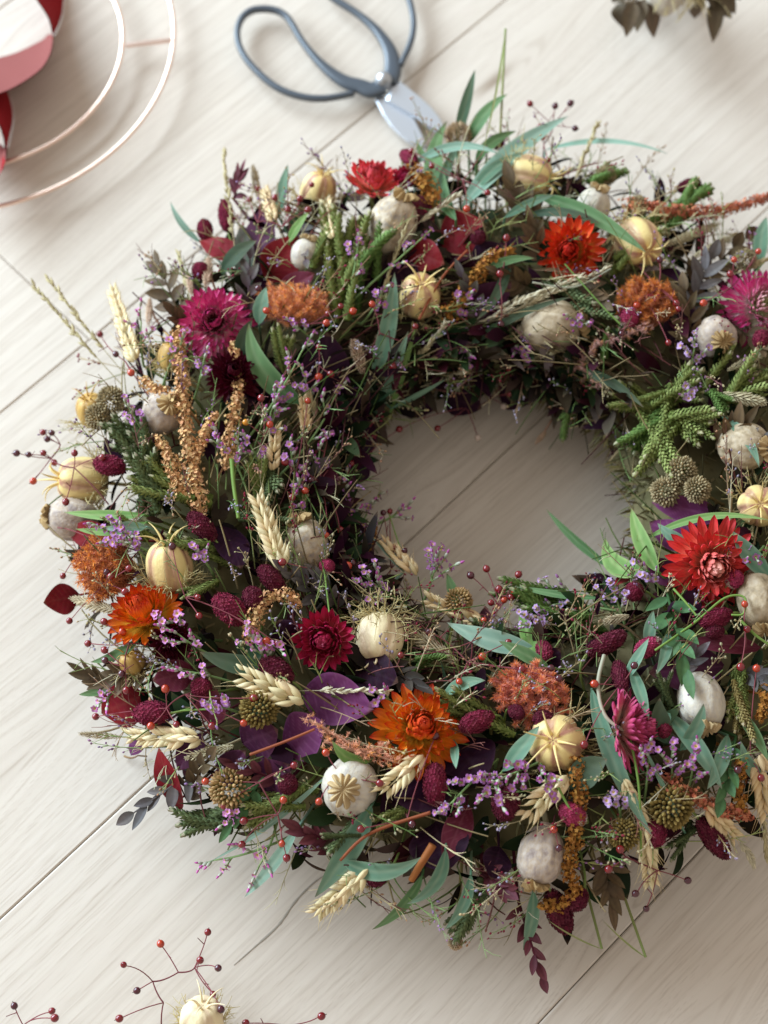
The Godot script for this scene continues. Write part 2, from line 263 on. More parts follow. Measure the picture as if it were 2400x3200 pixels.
const ROUNDS := [
	[-139.2,77.5,-143.5,-119,90.9,-168.6,-0.031,0.968,0.248,25.5,"r"],
	[-154.8,69.1,-163.9,-187,60.4,-186.3,-0.211,0.972,0.102,17,"r"],
	[-148.3,75.5,-144,-143.6,64.2,-209.4,-0.135,0.981,0.143,24.2,"p"],
	[-150.5,76.3,-138.3,-158.9,68.8,-192.8,-0.121,0.979,0.167,14.5,"v"],
	[-110.7,79.6,134.5,-69.5,94.5,150.4,0.027,0.987,0.159,29.1,"P"],
	[-121.7,75.5,166,-96.5,93.8,159.2,-0.015,0.974,0.225,27.9,"P"],
	[-101.8,65.1,-61.5,-100.1,90.6,-99.1,0.161,0.906,0.392,30.3,"d"],
	[-104.6,55.3,-27.1,-68.1,46.3,-56.2,0.442,0.744,0.501,33.3,"d"],
	[-12.7,67.5,-121,17.7,89.3,-135.5,-0.037,0.881,0.472,23,"p"],
	[-27.4,80,-171.1,0.7,94.2,-178.5,-0.027,0.945,0.325,29.1,"r"],
	[-206.5,53.9,128.4,-233.2,41.7,136.1,-0.351,0.795,0.495,27.9,"r"],
	[-251.5,44.4,61.1,-273,46.2,67,-0.434,0.794,0.426,19.4,"r"],
	[-226.4,66.6,33.4,-262.4,47.5,19.8,-0.326,0.891,0.316,18.2,"r"],
	[-182.8,39.8,194.4,-195,63.6,163.1,-0.272,0.813,0.515,16.4,"r"],
	[-207,40.9,150.2,-214.4,40.1,161.9,-0.369,0.729,0.577,11.5,"P"],
	[-170.3,65.6,156.2,-183.1,62.7,177.5,-0.179,0.898,0.402,15.8,"p"],
	[-145.3,72.1,163.7,-124.1,91.8,161.3,-0.043,0.963,0.266,26.1,"p"],
	[-135.7,64.2,188.9,-117.3,88.6,180.7,-0.074,0.946,0.314,23,"p"],
	[-34.8,73.3,210.1,-29.5,75.6,239.4,-0.049,0.939,0.342,33.3,"d"],
	[-15.9,76.3,201,-30.6,79,234.2,-0.042,0.952,0.304,15.8,"q"],
	[-50.5,78.8,180.6,-28.8,90.3,206.4,-0.03,0.974,0.225,36.4,"d"],
	[-23.8,79,162.9,-7.9,93.7,191.4,-0.029,0.986,0.167,33.3,"d"],
	[124.8,71.4,40,98.7,70,23.4,-0.358,0.919,0.164,18.2,"P"],
	[118.5,71.9,56,90.9,78,64.4,-0.296,0.949,0.109,20,"p"],
	[142.8,75.7,22.8,101.1,69.5,9.8,-0.332,0.92,0.209,16.4,"P"],
	[158.2,78.7,33.3,131.5,90.5,48.6,-0.2,0.959,0.201,12.7,"p"],
	[92.1,43.4,46.2,75.5,68,64.6,-0.48,0.877,-0,8.5,"r"],
	[134.4,79.6,119.8,88.6,93.2,128.6,-0.119,0.979,0.164,27.9,"p"],
	[158.1,78.4,107.9,110.2,92.9,109.6,-0.118,0.975,0.187,11.5,"q"],
	[-85.4,76,115.6,-55.7,91,133.5,0.062,0.994,0.089,24.2,"d"],
	[32,58.1,-254.8,19.9,64.8,-257.6,-0.009,0.999,-0.031,11.5,"r"],
	[-37.8,79.2,-184.1,-40.9,91.2,-201.3,-0.029,0.964,0.264,21.2,"q"],
	[-158,56,182.6,-142.6,86,171.8,-0.114,0.929,0.352,18.2,"p"],
	[-166.1,69.3,150.3,-159.4,90.4,137.4,-0.063,0.958,0.281,18.2,"q"],
	[1.8,69.5,223.7,-4.2,74,243,-0.038,0.926,0.375,17,"d"],
	[-60.6,79.1,-159.3,-43,88.3,-125.8,0.023,0.922,0.385,21.2,"d"],
	[-142,77.5,-55,-130,92.2,-73.3,0.118,0.942,0.313,24.2,"d"],
	[-161.9,78.9,27.9,-148.3,93.5,64.1,0.096,0.972,0.213,21.2,"d"],
	[23.5,69.7,124.9,39.5,80.2,108.5,-0.119,0.993,-0.025,18.2,"d"],
	[-6.5,77.5,-153.3,13.7,93.8,-160.4,-0.036,0.926,0.376,21.2,"d"],
	[-175.1,73.8,120.6,-198.5,79.2,128.1,-0.096,0.95,0.298,18.2,"q"],
	[-115.4,78.4,107.9,-125.7,93.4,96.1,0.079,0.984,0.161,21.2,"d"],
	[116.2,77.1,-98.4,132.3,94.5,-115.3,-0.129,0.94,0.317,18.2,"d"],
	[-48.6,79.8,-165.9,-25.1,92.4,-147.4,-0.003,0.932,0.362,21.2,"r"],
	[-132.2,78.8,-131.6,-107.9,94.3,-139.3,0.016,0.955,0.295,15.2,"q"],
	[-51.5,32.9,-85.2,-30.1,25.9,-76.8,0.229,0.469,0.853,24.2,"d"],  # from here on: dark overhanging leaves, added to shade the hole
	[-24,30.3,-86.6,0.6,23.9,-79.6,0.039,0.447,0.893,24.2,"d"],
	[12.8,30.1,-93.6,34.2,25.1,-82.4,-0.197,0.435,0.879,24.2,"d"],
	[-90.3,38.7,-22,-72.6,34,-40.7,0.562,0.613,0.556,21.2,"d"],
	[43.1,30.3,-86.6,59.7,38.3,-65.3,-0.372,0.508,0.777,21.2,"d"],
	[-96,61.2,-60.2,-78.3,70.1,-65.5,0.271,0.844,0.464,21.2,"d"],
	[-8.4,31.2,-103.4,6.6,30.6,-89.9,-0.037,0.456,0.889,18.2,"p"],
]
const DARKS := [
	[-194.7,69.2,-120,-212.2,60.5,-166.8,-0.243,0.96,0.136,18.2,"b"],
	[31.5,81.8,-175.3,20.4,94.2,-205.7,-0.04,0.959,0.28,18.2,"b"],
	[39.8,80.7,-153,31.7,97.6,-173.8,-0.057,0.937,0.344,16.7,"b"],
	[126.6,81.4,-130,174.1,72.7,-179.4,0.009,0.979,0.203,18.8,"b"],
	[128.4,81.4,-112.9,145.4,93.6,-150.1,-0.07,0.959,0.274,18.2,"g"],
	[132.5,80.6,-86.4,126.6,97.2,-123.8,-0.123,0.943,0.309,17,"b"],
	[145.2,78,-19.3,155.3,96.6,-29.1,-0.191,0.945,0.267,18.2,"b"],
	[149.3,79.5,-20.2,167.9,97.8,-14.4,-0.171,0.951,0.258,18.2,"g"],
	[-168.8,59.4,172.5,-210.6,39.1,196.1,-0.283,0.793,0.539,17,"g"],
	[-181.1,39,186.4,-164.1,80,175.5,-0.206,0.868,0.452,15.2,"b"],
	[-99.7,71.7,76.2,-121,92.9,65.3,0.164,0.978,0.132,13.9,"g"],
	[-90,69.4,81.2,-104.8,88.1,66.3,0.186,0.978,0.096,13.3,"g"],
	[-199.1,68.2,115.9,-226.8,62.8,123.2,-0.205,0.909,0.363,15.8,"b"],
	[-218.8,41.1,122.8,-243.7,43.1,110.8,-0.409,0.751,0.519,15.8,"b"],
	[59.6,66.4,225.6,63.6,60.2,251.8,0.011,0.885,0.465,15.8,"b"],
	[-150.5,81.3,-102.8,-149.7,92.7,-150.7,-0.011,0.965,0.263,14.5,"v"],
	[12.6,46.7,247.8,25.7,35.8,289.5,-0.021,0.722,0.692,13.3,"q"],
	[-119.3,72.6,187.1,-149.1,83.8,179.3,-0.076,0.947,0.314,12.1,"q"],
	[-165.1,59.7,-219.1,-160.2,68.6,-231.6,-0.235,0.971,0.037,12.1,"q"],
	[-8.7,64.1,235.7,3.4,73.9,248.1,-0.04,0.909,0.414,13.3,"q"],
	[157.9,80.2,-110.2,175.5,96.6,-80.7,-0.074,0.962,0.264,17,"b"],
	[-63.7,74.9,118.1,-45.1,94.3,135.9,0.046,0.996,0.07,15.2,"d"],
	[100.4,81,131.5,114.7,97,120.1,-0.118,0.98,0.161,15.2,"g"],
	[-122.1,68.6,-194.7,-113.9,97,-148,-0.043,0.972,0.232,13.3,"v"],
	[-185,76.1,-105.8,-195.9,87.8,-112.5,-0.078,0.971,0.226,13.3,"b"],
	[-87.4,61.5,221.9,-110.5,78.7,215.3,-0.095,0.915,0.391,13.9,"q"],
	[59,80.2,-144.6,74.2,93.1,-119.5,-0.109,0.918,0.382,15.2,"b"],
	[144.2,80.4,122.9,156.2,94.3,135.9,-0.062,0.971,0.232,15.2,"g"],
	[32.1,77.8,-139.1,10.2,93.4,-139.9,-0.061,0.907,0.416,15.2,"b"],
]
const CONIFERS := [
	[-89.5,85.7,-110.3,-90.1,94,-190.4,0.014,0.949,0.316,33.3,14,0.22,"l"],
	[-82.9,88.1,-132.8,-62.1,98.4,-175.7,0.011,0.944,0.331,18.2,6,0.3,"g"],
	[-102.4,89.3,-152.8,-99.8,92.1,-193.4,-0.022,0.964,0.263,18.2,4,0.3,"l"],
	[-200.4,87.5,-3.7,-234.8,82,-42.9,-0.068,0.966,0.249,33.3,11,0.35,"d"],
	[-203.6,86.8,17.6,-216.4,91.7,-20.5,-0.031,0.967,0.252,24.2,8,0.4,"d"],
	[-168.3,89.5,18.8,-221.4,90.9,1,0.009,0.969,0.249,27.3,7,0.2,"l"],
	[-161.5,89,51.9,-197.2,95.3,50.1,0.031,0.972,0.234,18.2,6,0.3,"l"],
	[110.1,78.1,-51.4,110.3,81.9,1.5,-0.309,0.901,0.305,36.4,9,0.5,"l"],
	[110.1,78.1,-51.4,73.8,71.9,-64.5,-0.297,0.866,0.403,27.3,6,0.4,"l"],
	[110.2,78.4,-54.5,134.3,96.3,-67.8,-0.21,0.922,0.326,27.3,7,0.5,"l"],
	[110.1,76.9,-48.8,140,94.6,-27,-0.242,0.922,0.303,30.3,8,0.5,"l"],
	[110.1,76.9,-48.8,92.1,67.6,-18,-0.353,0.869,0.347,27.3,7,0.4,"g"],
	[64.2,56,-73,53.9,25.7,-56.5,-0.421,0.587,0.692,12.1,3,0.4,"g"],
	[145.9,87.9,-51.2,175,98.1,-71.7,-0.13,0.952,0.278,30.3,9,0.35,"l"],
	[139.7,88.1,-64.1,153.3,98.7,-87.8,-0.139,0.946,0.294,6.1,2,0.08,"l"],
	[140.6,87.9,-56.1,149.1,96.5,-38.7,-0.178,0.941,0.287,18.2,5,0.4,"g"],
	[-2.3,87.8,155.4,-39.4,96.1,144.3,-0.015,0.994,0.104,18.2,7,0.2,"l"],
	[-126.3,73.2,200.7,-189.8,37.9,206,-0.212,0.835,0.507,21.2,7,0.25,"d"],
	[-112.2,79,197.4,-145.8,69.7,208.4,-0.099,0.927,0.361,21.2,9,0.3,"l"],
	[142,88.2,132.5,137.9,92.6,164.3,-0.055,0.97,0.237,18.2,6,0.25,"l"],
	[137.3,88.3,139.5,145,90.5,169.1,-0.045,0.968,0.248,15.2,5,0.3,"t"],
	[53.9,48.8,71,-14.3,59.2,59.9,-0.232,0.937,-0.262,12.1,4,0.12,"g"],
	[54.5,63.8,86.5,10.9,57.9,67.9,-0.251,0.952,-0.177,18.2,7,0.3,"g"],
	[106.4,86.4,-175.8,155.4,68.8,-224.7,0.038,0.989,0.145,24.2,8,0.3,"g"],
	[65.8,84.1,-202.5,97.7,68.5,-248.6,0.014,0.992,0.122,21.2,7,0.35,"g"],
	[-8.4,61.3,249.4,-22.6,34.8,269.7,-0.063,0.773,0.631,15.2,7,0.2,"d"],
	[110.1,70.2,214.6,94.8,74.1,230.5,0.02,0.92,0.392,12.1,4,0.3,"d"],
	[-143.3,86.3,23.5,-116.4,87.7,37.8,0.172,0.963,0.205,18.2,6,0.4,"d"],
	[14,60.6,98.6,-16,54.7,84.7,-0.04,0.969,-0.242,18.2,6,0.4,"d"],
	[98.2,89,145.3,92.9,97.7,125.9,-0.108,0.982,0.158,15.2,5,0.4,"d"],
	[-140.2,84.7,-9.7,-125,89.9,20.5,0.177,0.954,0.243,15.2,5,0.3,"d"],
	[-76.7,77.7,215.1,-97.4,77.4,225.5,-0.07,0.935,0.346,15.2,5,0.4,"d"],
	[-44.7,80.6,120.1,-28.5,83.1,109.5,0.045,0.999,0.01,12.1,5,0.4,"g"],
	[74.7,76.5,-92,82.3,91.5,-103.6,-0.178,0.893,0.413,12.1,4,0.4,"g"],
	[43.3,87.1,-140.3,82.3,92.7,-106.3,-0.117,0.91,0.397,12.1,4,0.3,"d"],
	[-127.4,86.7,-73.1,-130.4,97.9,-103.2,0.083,0.944,0.321,15.2,5,0.2,"l"],
	[-139.4,84.6,15.1,-145.1,95.1,-11,0.147,0.958,0.247,15.2,5,0.2,"l"],
	[-111.6,74.3,25.9,-117.2,85.6,3.1,0.247,0.944,0.22,12.1,4,0.2,"g"],
	[-167.6,89.2,71.2,-185.4,96.1,82.7,0.016,0.972,0.233,12.1,4,0.2,"l"],
	[-63.6,80.2,-110.2,-57.8,95.3,-131.8,0.055,0.91,0.41,12.1,4,0.2,"l"],
	[85.3,89.3,-152.8,113,94,-177.9,-0.057,0.959,0.278,15.2,5,0.25,"l"],
	[-211.3,84,36.2,-234.4,83.9,24,-0.083,0.961,0.262,12.1,4,0.25,"l"],
	[-53.3,83.9,206.1,-71.4,87.6,217.5,-0.043,0.959,0.281,12.1,4,0.25,"l"],
]
const STATICES := [
	[-154.6,84.3,-16.2,-115.5,96.4,-80.2,0.132,0.944,0.303,15.2,9,0],
	[-146.1,82,-11,-133.2,95.6,-39.1,0.147,0.949,0.279,12.1,6,0],
	[-145.2,82.8,14.3,-162.4,99.8,-16.5,0.116,0.961,0.25,15.2,10,0],
	[-129,77.4,-0.7,-145.1,97.4,-16.1,0.165,0.951,0.261,12.1,8,0],
	[-131.8,78.3,-0.2,-94.8,83.4,-55.9,0.23,0.922,0.313,15.2,8,0],
	[-92.1,56.8,43.1,-88.1,62.6,-4.4,0.44,0.88,0.179,15.2,10,0],
	[-89.6,45.3,32.1,-72.4,41.9,0.5,0.606,0.77,0.202,15.2,8,0],
	[-201,82,50.5,-227.8,88.6,38.2,-0.062,0.963,0.26,15.2,12,0],
	[-202.2,80.7,55.9,-215.2,93,43.1,-0.047,0.965,0.257,12.1,9,0],
	[-217,71.1,-84.9,-218.6,81.1,-109.7,-0.155,0.966,0.207,12.1,8,1],
	[-203,80.2,-63.4,-190.7,96.6,-85.7,-0.037,0.968,0.248,12.1,6,1],
	[-88.8,83.3,-122,-80.8,100.3,-152.8,0.033,0.938,0.345,12.1,7,0],
	[-84.4,83.6,-125.2,-41.4,100.1,-159.9,0.023,0.931,0.364,12.1,6,0],
	[-39.6,53,69,-32.5,59.2,47.7,0.272,0.945,-0.182,18.2,14,0],
	[-49.5,50.9,71.2,-72,76,68.9,0.274,0.959,-0.066,21.2,18,0],
	[-155.4,83.6,118.3,-182.2,95.6,106,-0.013,0.97,0.241,15.2,10,1],
	[-146.8,83.8,132.5,-178.1,93.7,127.4,-0.026,0.968,0.249,12.1,7,1],
	[-125.3,85.9,130.3,-136.8,100.6,114.3,0.029,0.98,0.197,15.2,12,1],
	[-146.4,81.1,148.4,-157.3,94.3,148.4,-0.035,0.966,0.257,15.2,9,0],
	[0.7,85.8,177.2,-26.4,97.3,205.5,-0.033,0.979,0.201,15.2,10,0],
	[7.2,85.7,179.9,-4.5,99,196.8,-0.038,0.981,0.192,18.2,14,0],
	[28.3,85.8,177.2,8.6,100.1,189.2,-0.045,0.982,0.182,18.2,14,0],
	[55.3,47.6,76,24.6,70.7,90.6,-0.273,0.947,-0.17,18.2,12,2],
	[75.5,65.7,79.8,40.9,53,69,-0.359,0.927,-0.106,18.2,12,2],
	[79.4,73.5,91.6,73.7,81.2,76.9,-0.247,0.968,0.037,15.2,10,2],
	[130.9,82.5,-68.7,129.1,99,-81,-0.17,0.933,0.316,15.2,10,2],
	[139,84,-64.7,124.8,94.9,-52.3,-0.193,0.931,0.309,12.1,6,2],
	[83,78.1,201.9,84.1,98.4,180.8,-0.042,0.968,0.248,15.2,10,0],
	[96.4,78.2,196.6,97.2,97.5,180.5,-0.038,0.966,0.256,15.2,10,0],
	[-113.8,63.8,214.4,-162.9,36.6,223.7,-0.213,0.795,0.568,15.2,9,1],
	[-124.5,65,206.7,-135.4,50.3,230,-0.171,0.848,0.501,12.1,6,1],
	[-139.7,57.1,204.7,-149.1,72,205.7,-0.153,0.887,0.435,12.1,6,1],
	[69.7,75.8,212,65.2,94.8,203.6,-0.031,0.96,0.277,12.1,6,2],
	[69.5,76.1,-105.8,56.4,90.1,-107.8,-0.153,0.887,0.436,9.1,4,0],
	[20.7,85,171.5,26.5,99,194.2,-0.047,0.982,0.183,15.2,10,0],
	[-107.7,81.5,-95.9,-118.7,98.7,-97.7,0.089,0.935,0.344,9.1,5,0],
	[-136.9,85.6,99,-124.8,100.1,115.6,0.052,0.981,0.185,9.1,4,1],
	[-9.9,67.3,-110.8,-10.3,69.2,-92.8,0.002,0.81,0.586,9.1,5,0],
	[-165.4,85.9,64,-172.5,100.5,58.1,0.046,0.973,0.224,12.1,6,0],
	[107.3,74.1,200.9,110.6,95.5,179.9,-0.025,0.96,0.279,12.1,7,0],
	[-66.5,45,13.1,-54.9,44.3,4.8,0.59,0.772,0.236,9.1,5,0],
	[163.7,85.2,45.8,151.5,99.6,57.8,-0.15,0.966,0.212,9.1,4,0],
	[105,76.7,72.2,93.1,85.9,64,-0.259,0.96,0.106,12.1,6,2],
	[17,67.3,-110.8,24.9,73.9,-93.5,-0.101,0.822,0.561,12.1,6,0],
	[-181.8,84.9,-54.4,-175.4,99.6,-72.5,0.02,0.964,0.266,9.1,5,0],
	[-117.6,71.6,12.3,-120.1,89.5,-10.6,0.236,0.939,0.251,12.1,7,0],
	[-128.1,78.5,33.8,-116.9,87.8,10.4,0.209,0.955,0.211,12.1,7,0],
	[-138.1,80.6,-27.6,-129.2,95.8,-51.9,0.149,0.943,0.299,12.1,7,0],
	[-106.7,62.8,5.2,-103.6,80.7,-18,0.316,0.907,0.278,12.1,6,0],
	[-172.2,83.4,103.9,-190.2,95.3,96.8,-0.022,0.968,0.248,12.1,7,1],
	[-104.4,69.5,-49.3,-112.5,93.1,-63,0.192,0.913,0.359,12.1,6,0],
	[-218.7,52.3,122.1,-228.2,58.5,132.7,-0.298,0.849,0.436,12.1,6,1],
	[-78.4,79.3,-110.7,-66.6,96,-121.2,0.07,0.914,0.4,12.1,6,0],
	[-27.9,71.5,-115.2,-13.6,89.7,-121.6,0.011,0.876,0.481,12.1,6,0],
	[40.6,67.5,-103.8,62.1,89.8,-104.6,-0.153,0.867,0.474,9.1,5,0],
	[-55.7,84.2,143.8,-66.3,99.8,143.3,0.021,0.992,0.125,12.1,6,0],
	[-206.5,81.3,-24.1,-217.2,92.7,-37.5,-0.049,0.967,0.25,12.1,6,0],
]
const CONES := [
	[-235.1,76.3,-57.3,-0.197,0.955,-0.222,10,0],
	[-243.2,72.2,-48,-0.297,0.947,-0.12,9.4,0],
	[118.3,82.7,-5.1,-0.069,0.94,0.333,10.3,0],
	[108.8,76.7,5.9,-0.347,0.852,0.392,10.3,0],
	[126.3,86.2,9,0.138,0.85,0.508,9.1,0],
	[-135,92.5,149.8,-0.233,0.968,0.097,12.1,1],
	[-151.2,75.3,191,-0.226,0.909,0.349,13.3,2],
	[96.9,85.7,204.4,-0.162,0.831,0.533,13.9,1],
	[70.4,83.3,219.6,-0.332,0.644,0.689,9.7,1],
	[-13.2,67.4,-265.7,0.079,0.965,-0.25,10,3],
	[102.1,88.8,-193.5,0.233,0.92,-0.316,7.9,0],
	[-22.9,35.4,270.8,-0.258,0.442,0.859,4.8,3],
	[-18.6,56.7,70.4,-0.036,0.989,-0.143,9.7,2],
	[84.5,77.8,-225.2,0.356,0.918,-0.175,7.3,0],
	[170.1,83.4,-156.6,0.021,0.993,0.113,7.9,0],
]
const BERRIES := [
	[[-145.3,74,-162.5],[-146.3,86.3,-183,-129.5,93.6,-174.7],[-148.6,66,-223.3,-1,-154,64.6,-215.4,-1,-135.5,84.5,-203.3,-1,-111.4,87.9,-211.1,-1,-118.6,92.6,-197,-1,-113,97.2,-185.3,-1,-126.1,94,-187.9,-1]],
	[[-119.2,77.9,-77.9],[-130.3,99.6,-102.2,-110.1,97.6,-100.1],[-142.8,103.2,-122.6,-1,-137.4,103.6,-106.2,2,-99,100.3,-106.1,-1,-91,100.5,-111.4,-1,-99.8,99.7,-99.8,-1,-83.4,98.3,-109,-1]],
	[[-113.1,70.4,-48.9],[-104.1,91.4,-73.8,-112.5,92,-60.4],[-104.3,97.8,-83.3,-1,-104.4,93.8,-64.6,2,-97,91.9,-67.6,-1]],
	[[-78.5,59,-74.8],[-66.6,88.3,-98.8,-51.9,82.4,-95.4],[-71.2,97.5,-114.5,-1,-44,88.3,-103.8,-1,-58.1,78.9,-80.3,-1]],
	[[-27.5,54.2,-101.1],[-9.1,23,-80.1,6.9,23.7,-86.6],[-28.6,22.8,-64.8,-1,-53.7,29.7,-60.6,-1,-2,18.5,-60.1,3,17.4,47.1,-77.7,-1,15.5,21.6,-81.8,3,16,66,-85.7,-1]],
	[[-100.6,58.9,40.9],[-103.4,78.3,-0.2,-117.2,87,-2.4,-89.5,63.3,-0.9],[-123.7,94,-5.9,-1,-98.3,82,-30.7,3,-110.8,93.1,-48.2,-1,-93.4,75.5,-16.1,-1,-84.2,64.8,-19,-1,-111.6,88.7,10.8,-1,-119.1,92.6,16.9,-1,-98.4,84.2,38.1,-1,-90.1,76.3,31.4,-1,-107.9,85.9,2.4,-1,-54,32.4,-59.3,-1]],
	[[-140.7,77.3,-10.2],[-137,95.2,-23.5],[-139,100.9,-46,-1,-133.4,97.9,-29.4,2,-147.8,101.1,-29.3,4]],
	[[-72.2,47.6,63.9],[-83.1,78.4,61,-59.4,51.7,47.2],[-123.5,98.9,61.6,-1,-85.2,82.3,57.2,-1,-82.5,79.3,54.1,1,-57.9,51.7,32.6,-1,-51.1,53.6,35.6,-1,-64.2,44,5.6,1,-60.1,43.4,4.4,-1]],
	[[-17.6,73.3,129],[-12.1,81.4,106.1,-1.9,56.1,79.2,6.6,57.4,73.7],[-11,62.3,55.4,1,-1.3,63,51.4,-1,18.3,59.8,53.8,-1,6.2,59.8,63.5,-1,15.5,58.3,64.4,2,13.5,57.9,67.9,-1,9.2,58.1,69.8,2,1.3,58.4,71.7,-1,-18.1,57.4,73.7,-1,-3.8,63.4,84.9,2]],
	[[-20.5,75.9,135.5],[-23.1,85,110.2,-15.4,89.3,120.2],[-37.1,85.9,100.8,-1,-0.8,77.7,96.9,3,-6.9,91.5,117.6,2,-20.8,98,135,2,-54.1,96.6,118.5,-1,8.8,85.5,106.7,-1,15.3,95.2,126.5,-1,32,96.4,126.3,-1,36,98.8,133.3,1]],
	[[-82.1,77.4,191.1],[-88.3,96.2,188.1],[-96.3,100.9,177.7,2,-66.2,99.8,194.9,-1,-100,93.7,203.6,2]],
	[[-233.7,66.2,9.9],[-256.4,69.1,-14,-274.8,52.6,-28.4,-269.7,52.5,-38.2],[-295.9,56.6,-30.1,1,-280.6,55.7,-45.2,-1,-275.2,54.6,-45.4,1,-277.7,54.8,-40.8,-1,-288.5,55.3,-29.7,1,-279.5,54,-31.6,-1,-255.7,74.6,-21.3,-1,-272.6,52.4,-25.6,-1,-235.6,89.7,-11.1,-1,-284.5,53.1,-12.3,-1,-259.5,70.5,9.9,-1]],
	[[-212,74.8,44.5],[-242.6,79.2,37.2,-228.7,83.6,69],[-269.5,50.3,18.5,-1,-259,63.1,56,-1,-228.2,89.1,64.1,-1,-225.4,89.9,67.1,-1,-214.3,94.6,64,-1,-242.5,79.6,65.6,-1,-215.9,92.8,77.9,-1,-253.6,59.5,83.8,-1]],
	[[-186.3,74.2,112.2],[-212.6,84.2,107.1,-215.3,78.7,119.4],[-239.5,70,102,-1,-227.6,76.4,114.7,-1,-216.5,87.9,101.2,-1,-228.6,82.8,93,-1,-216.6,80.8,124.4,1,-213.6,78.8,133.9,-1,-228,77.9,108.9,-1]],
	[[-209.1,74.9,-56.4],[-227.1,82,-82.3],[-248.5,59.2,-114.8,-1,-221.3,91.4,-68.9,-1,-233.4,81.2,-87.7,1]],
	[[-160.7,77,133],[-177.9,90.2,140.2,-189,83.2,146.2],[-189.4,90.6,136.9,2,-236.7,41.8,138.4,-1,-198.1,79,155.5,2,-182.5,87.1,157.1,-1,-161.4,93.5,159.9,-1,-143.2,98,159.6,2,-137.7,100.9,145.8,-1]],
	[[-111.3,75.9,179.8],[-134.2,86.3,190.8,-123.5,81.8,208.2],[-165.2,79.7,188.4,2,-154.1,77,201.9,-1,-114.2,97.1,183.9,-1,-120.1,90.1,201.9,2,-142.9,76.5,210.3,-1,-144.5,64.2,220.9,-1,-121.1,76.3,223.2,2,-118.6,71,230.1,-1]],
	[[64.8,73.9,208.9],[70.5,81.3,231.6,89.5,72.1,237.4],[60.9,82.4,238.9,-1,67.2,87.8,229.2,-1,68.9,84.1,235.1,1,77,68.9,249.7,-1,84.6,54.3,255.3,1,107.6,63.8,241.3,1]],
	[[33.2,76.9,207],[31.3,92.5,218.7],[30,95.3,219.9,2,32.8,91.1,229.2,1]],
	[[153.3,71.7,162.2],[143.3,88.7,178],[148.9,87.4,188.4,-1,135,93.1,185.4,-1,148.7,102,128.5,2]],
	[[41.8,70.2,-223],[44.9,67.5,-258.7,51.3,71.8,-270.8],[35.6,77.7,-284.1,-1,52.5,77.9,-282,1,62.8,79.5,-283.1,1,42.4,72.1,-269.1,-1,65.8,73.4,-267,1,44.5,91.3,-228.5,-1,43.9,70.1,-262.2,-1]],
	[[-8.4,77.4,-207.1],[-12.2,95.7,-209],[9.1,69.2,-262.5,-1,-45.4,84.5,-240.4,-1,-32.4,95.4,-220.5,-1,3.1,102.6,-194.9,-1,-10.7,103.4,-181.9,2]],
	[[147.4,80.2,-127.3],[156.1,97.6,-127],[177.9,88,-159.6,2,155.7,100,-135.1,-1,136.3,103.9,-111.7,2,159.7,96.9,-147.7,2]],
	[[98.6,80.8,-158.2],[108.9,99.3,-126,99.8,98.6,-119.6],[110.9,103.7,-143.4,1,119.4,102.9,-112,-1,120.5,103.2,-107.8,-1,95,100.7,-112,-1,85.2,95.2,-94.8,-1,113.1,99.9,-85.5,-1]],
	[[2.2,67.2,-117.8],[10,93.6,-132.9],[14.3,102.5,-160.4,-1,9.8,98.4,-136.4,-1,10.4,85.4,-107.1,-1]],
	[[144.8,80.9,114.5],[144.6,99.6,106.9],[145,103.8,90,2,145.1,103.6,105.3,-1,139.7,102.4,127.6,-1]],
	[[70.4,80.5,139.8],[71,98.1,137.2],[79.1,101.7,126.7,-1,55.9,101.3,137.4,2,79.8,103.7,159.2,2,48.1,103.7,173.8,-1]],
	[[-176.5,80.4,73.7],[-179.7,98,83.4],[-188.4,101.8,52.8,-1,-171.9,102.7,85.2,-1,-170.7,102,96.4,-1,-131.3,103.6,112.6,2,-124.7,103.1,113.8,-1]],
	[[-55.8,77.1,201.7],[-50.8,92.6,213.5],[-48.3,95.5,216.8,-1,-76.5,91.5,218.5,-1,-35.1,103.7,168.9,-1]],
]
const FLOOR_BERRIES := [
	[[-191.2,4,324.1],[-191.2,12,300.9,-198,12,288.9,-183.4,12,283.7,-174.1,12,281],[-194.3,14,267.8,-1,-165.8,26,263.3,-1,-211.6,38,283.7,-1,-206.5,14,294.4,1,-169.6,26,279.1,-1,-157.9,38,285.5,1,-162.6,14,296.3,-1,-213.9,26,311.6,-1,-155.5,38,308.2,1]],
	[[-268.6,4,329.3],[-271.1,12,313.6],[-276.7,14,303,1,-252.6,26,307.5,-1,-248.5,38,313,-1]],
	[[-130.1,4,331.8],[-119.5,12,313.6],[-99.8,14,308.7,-1,-142.1,26,314.1,-1]],
]
const FLOOR_POD := [
	[-166.7,28,311.4,0.103,0.843,-0.527,12.7,1,""],
]
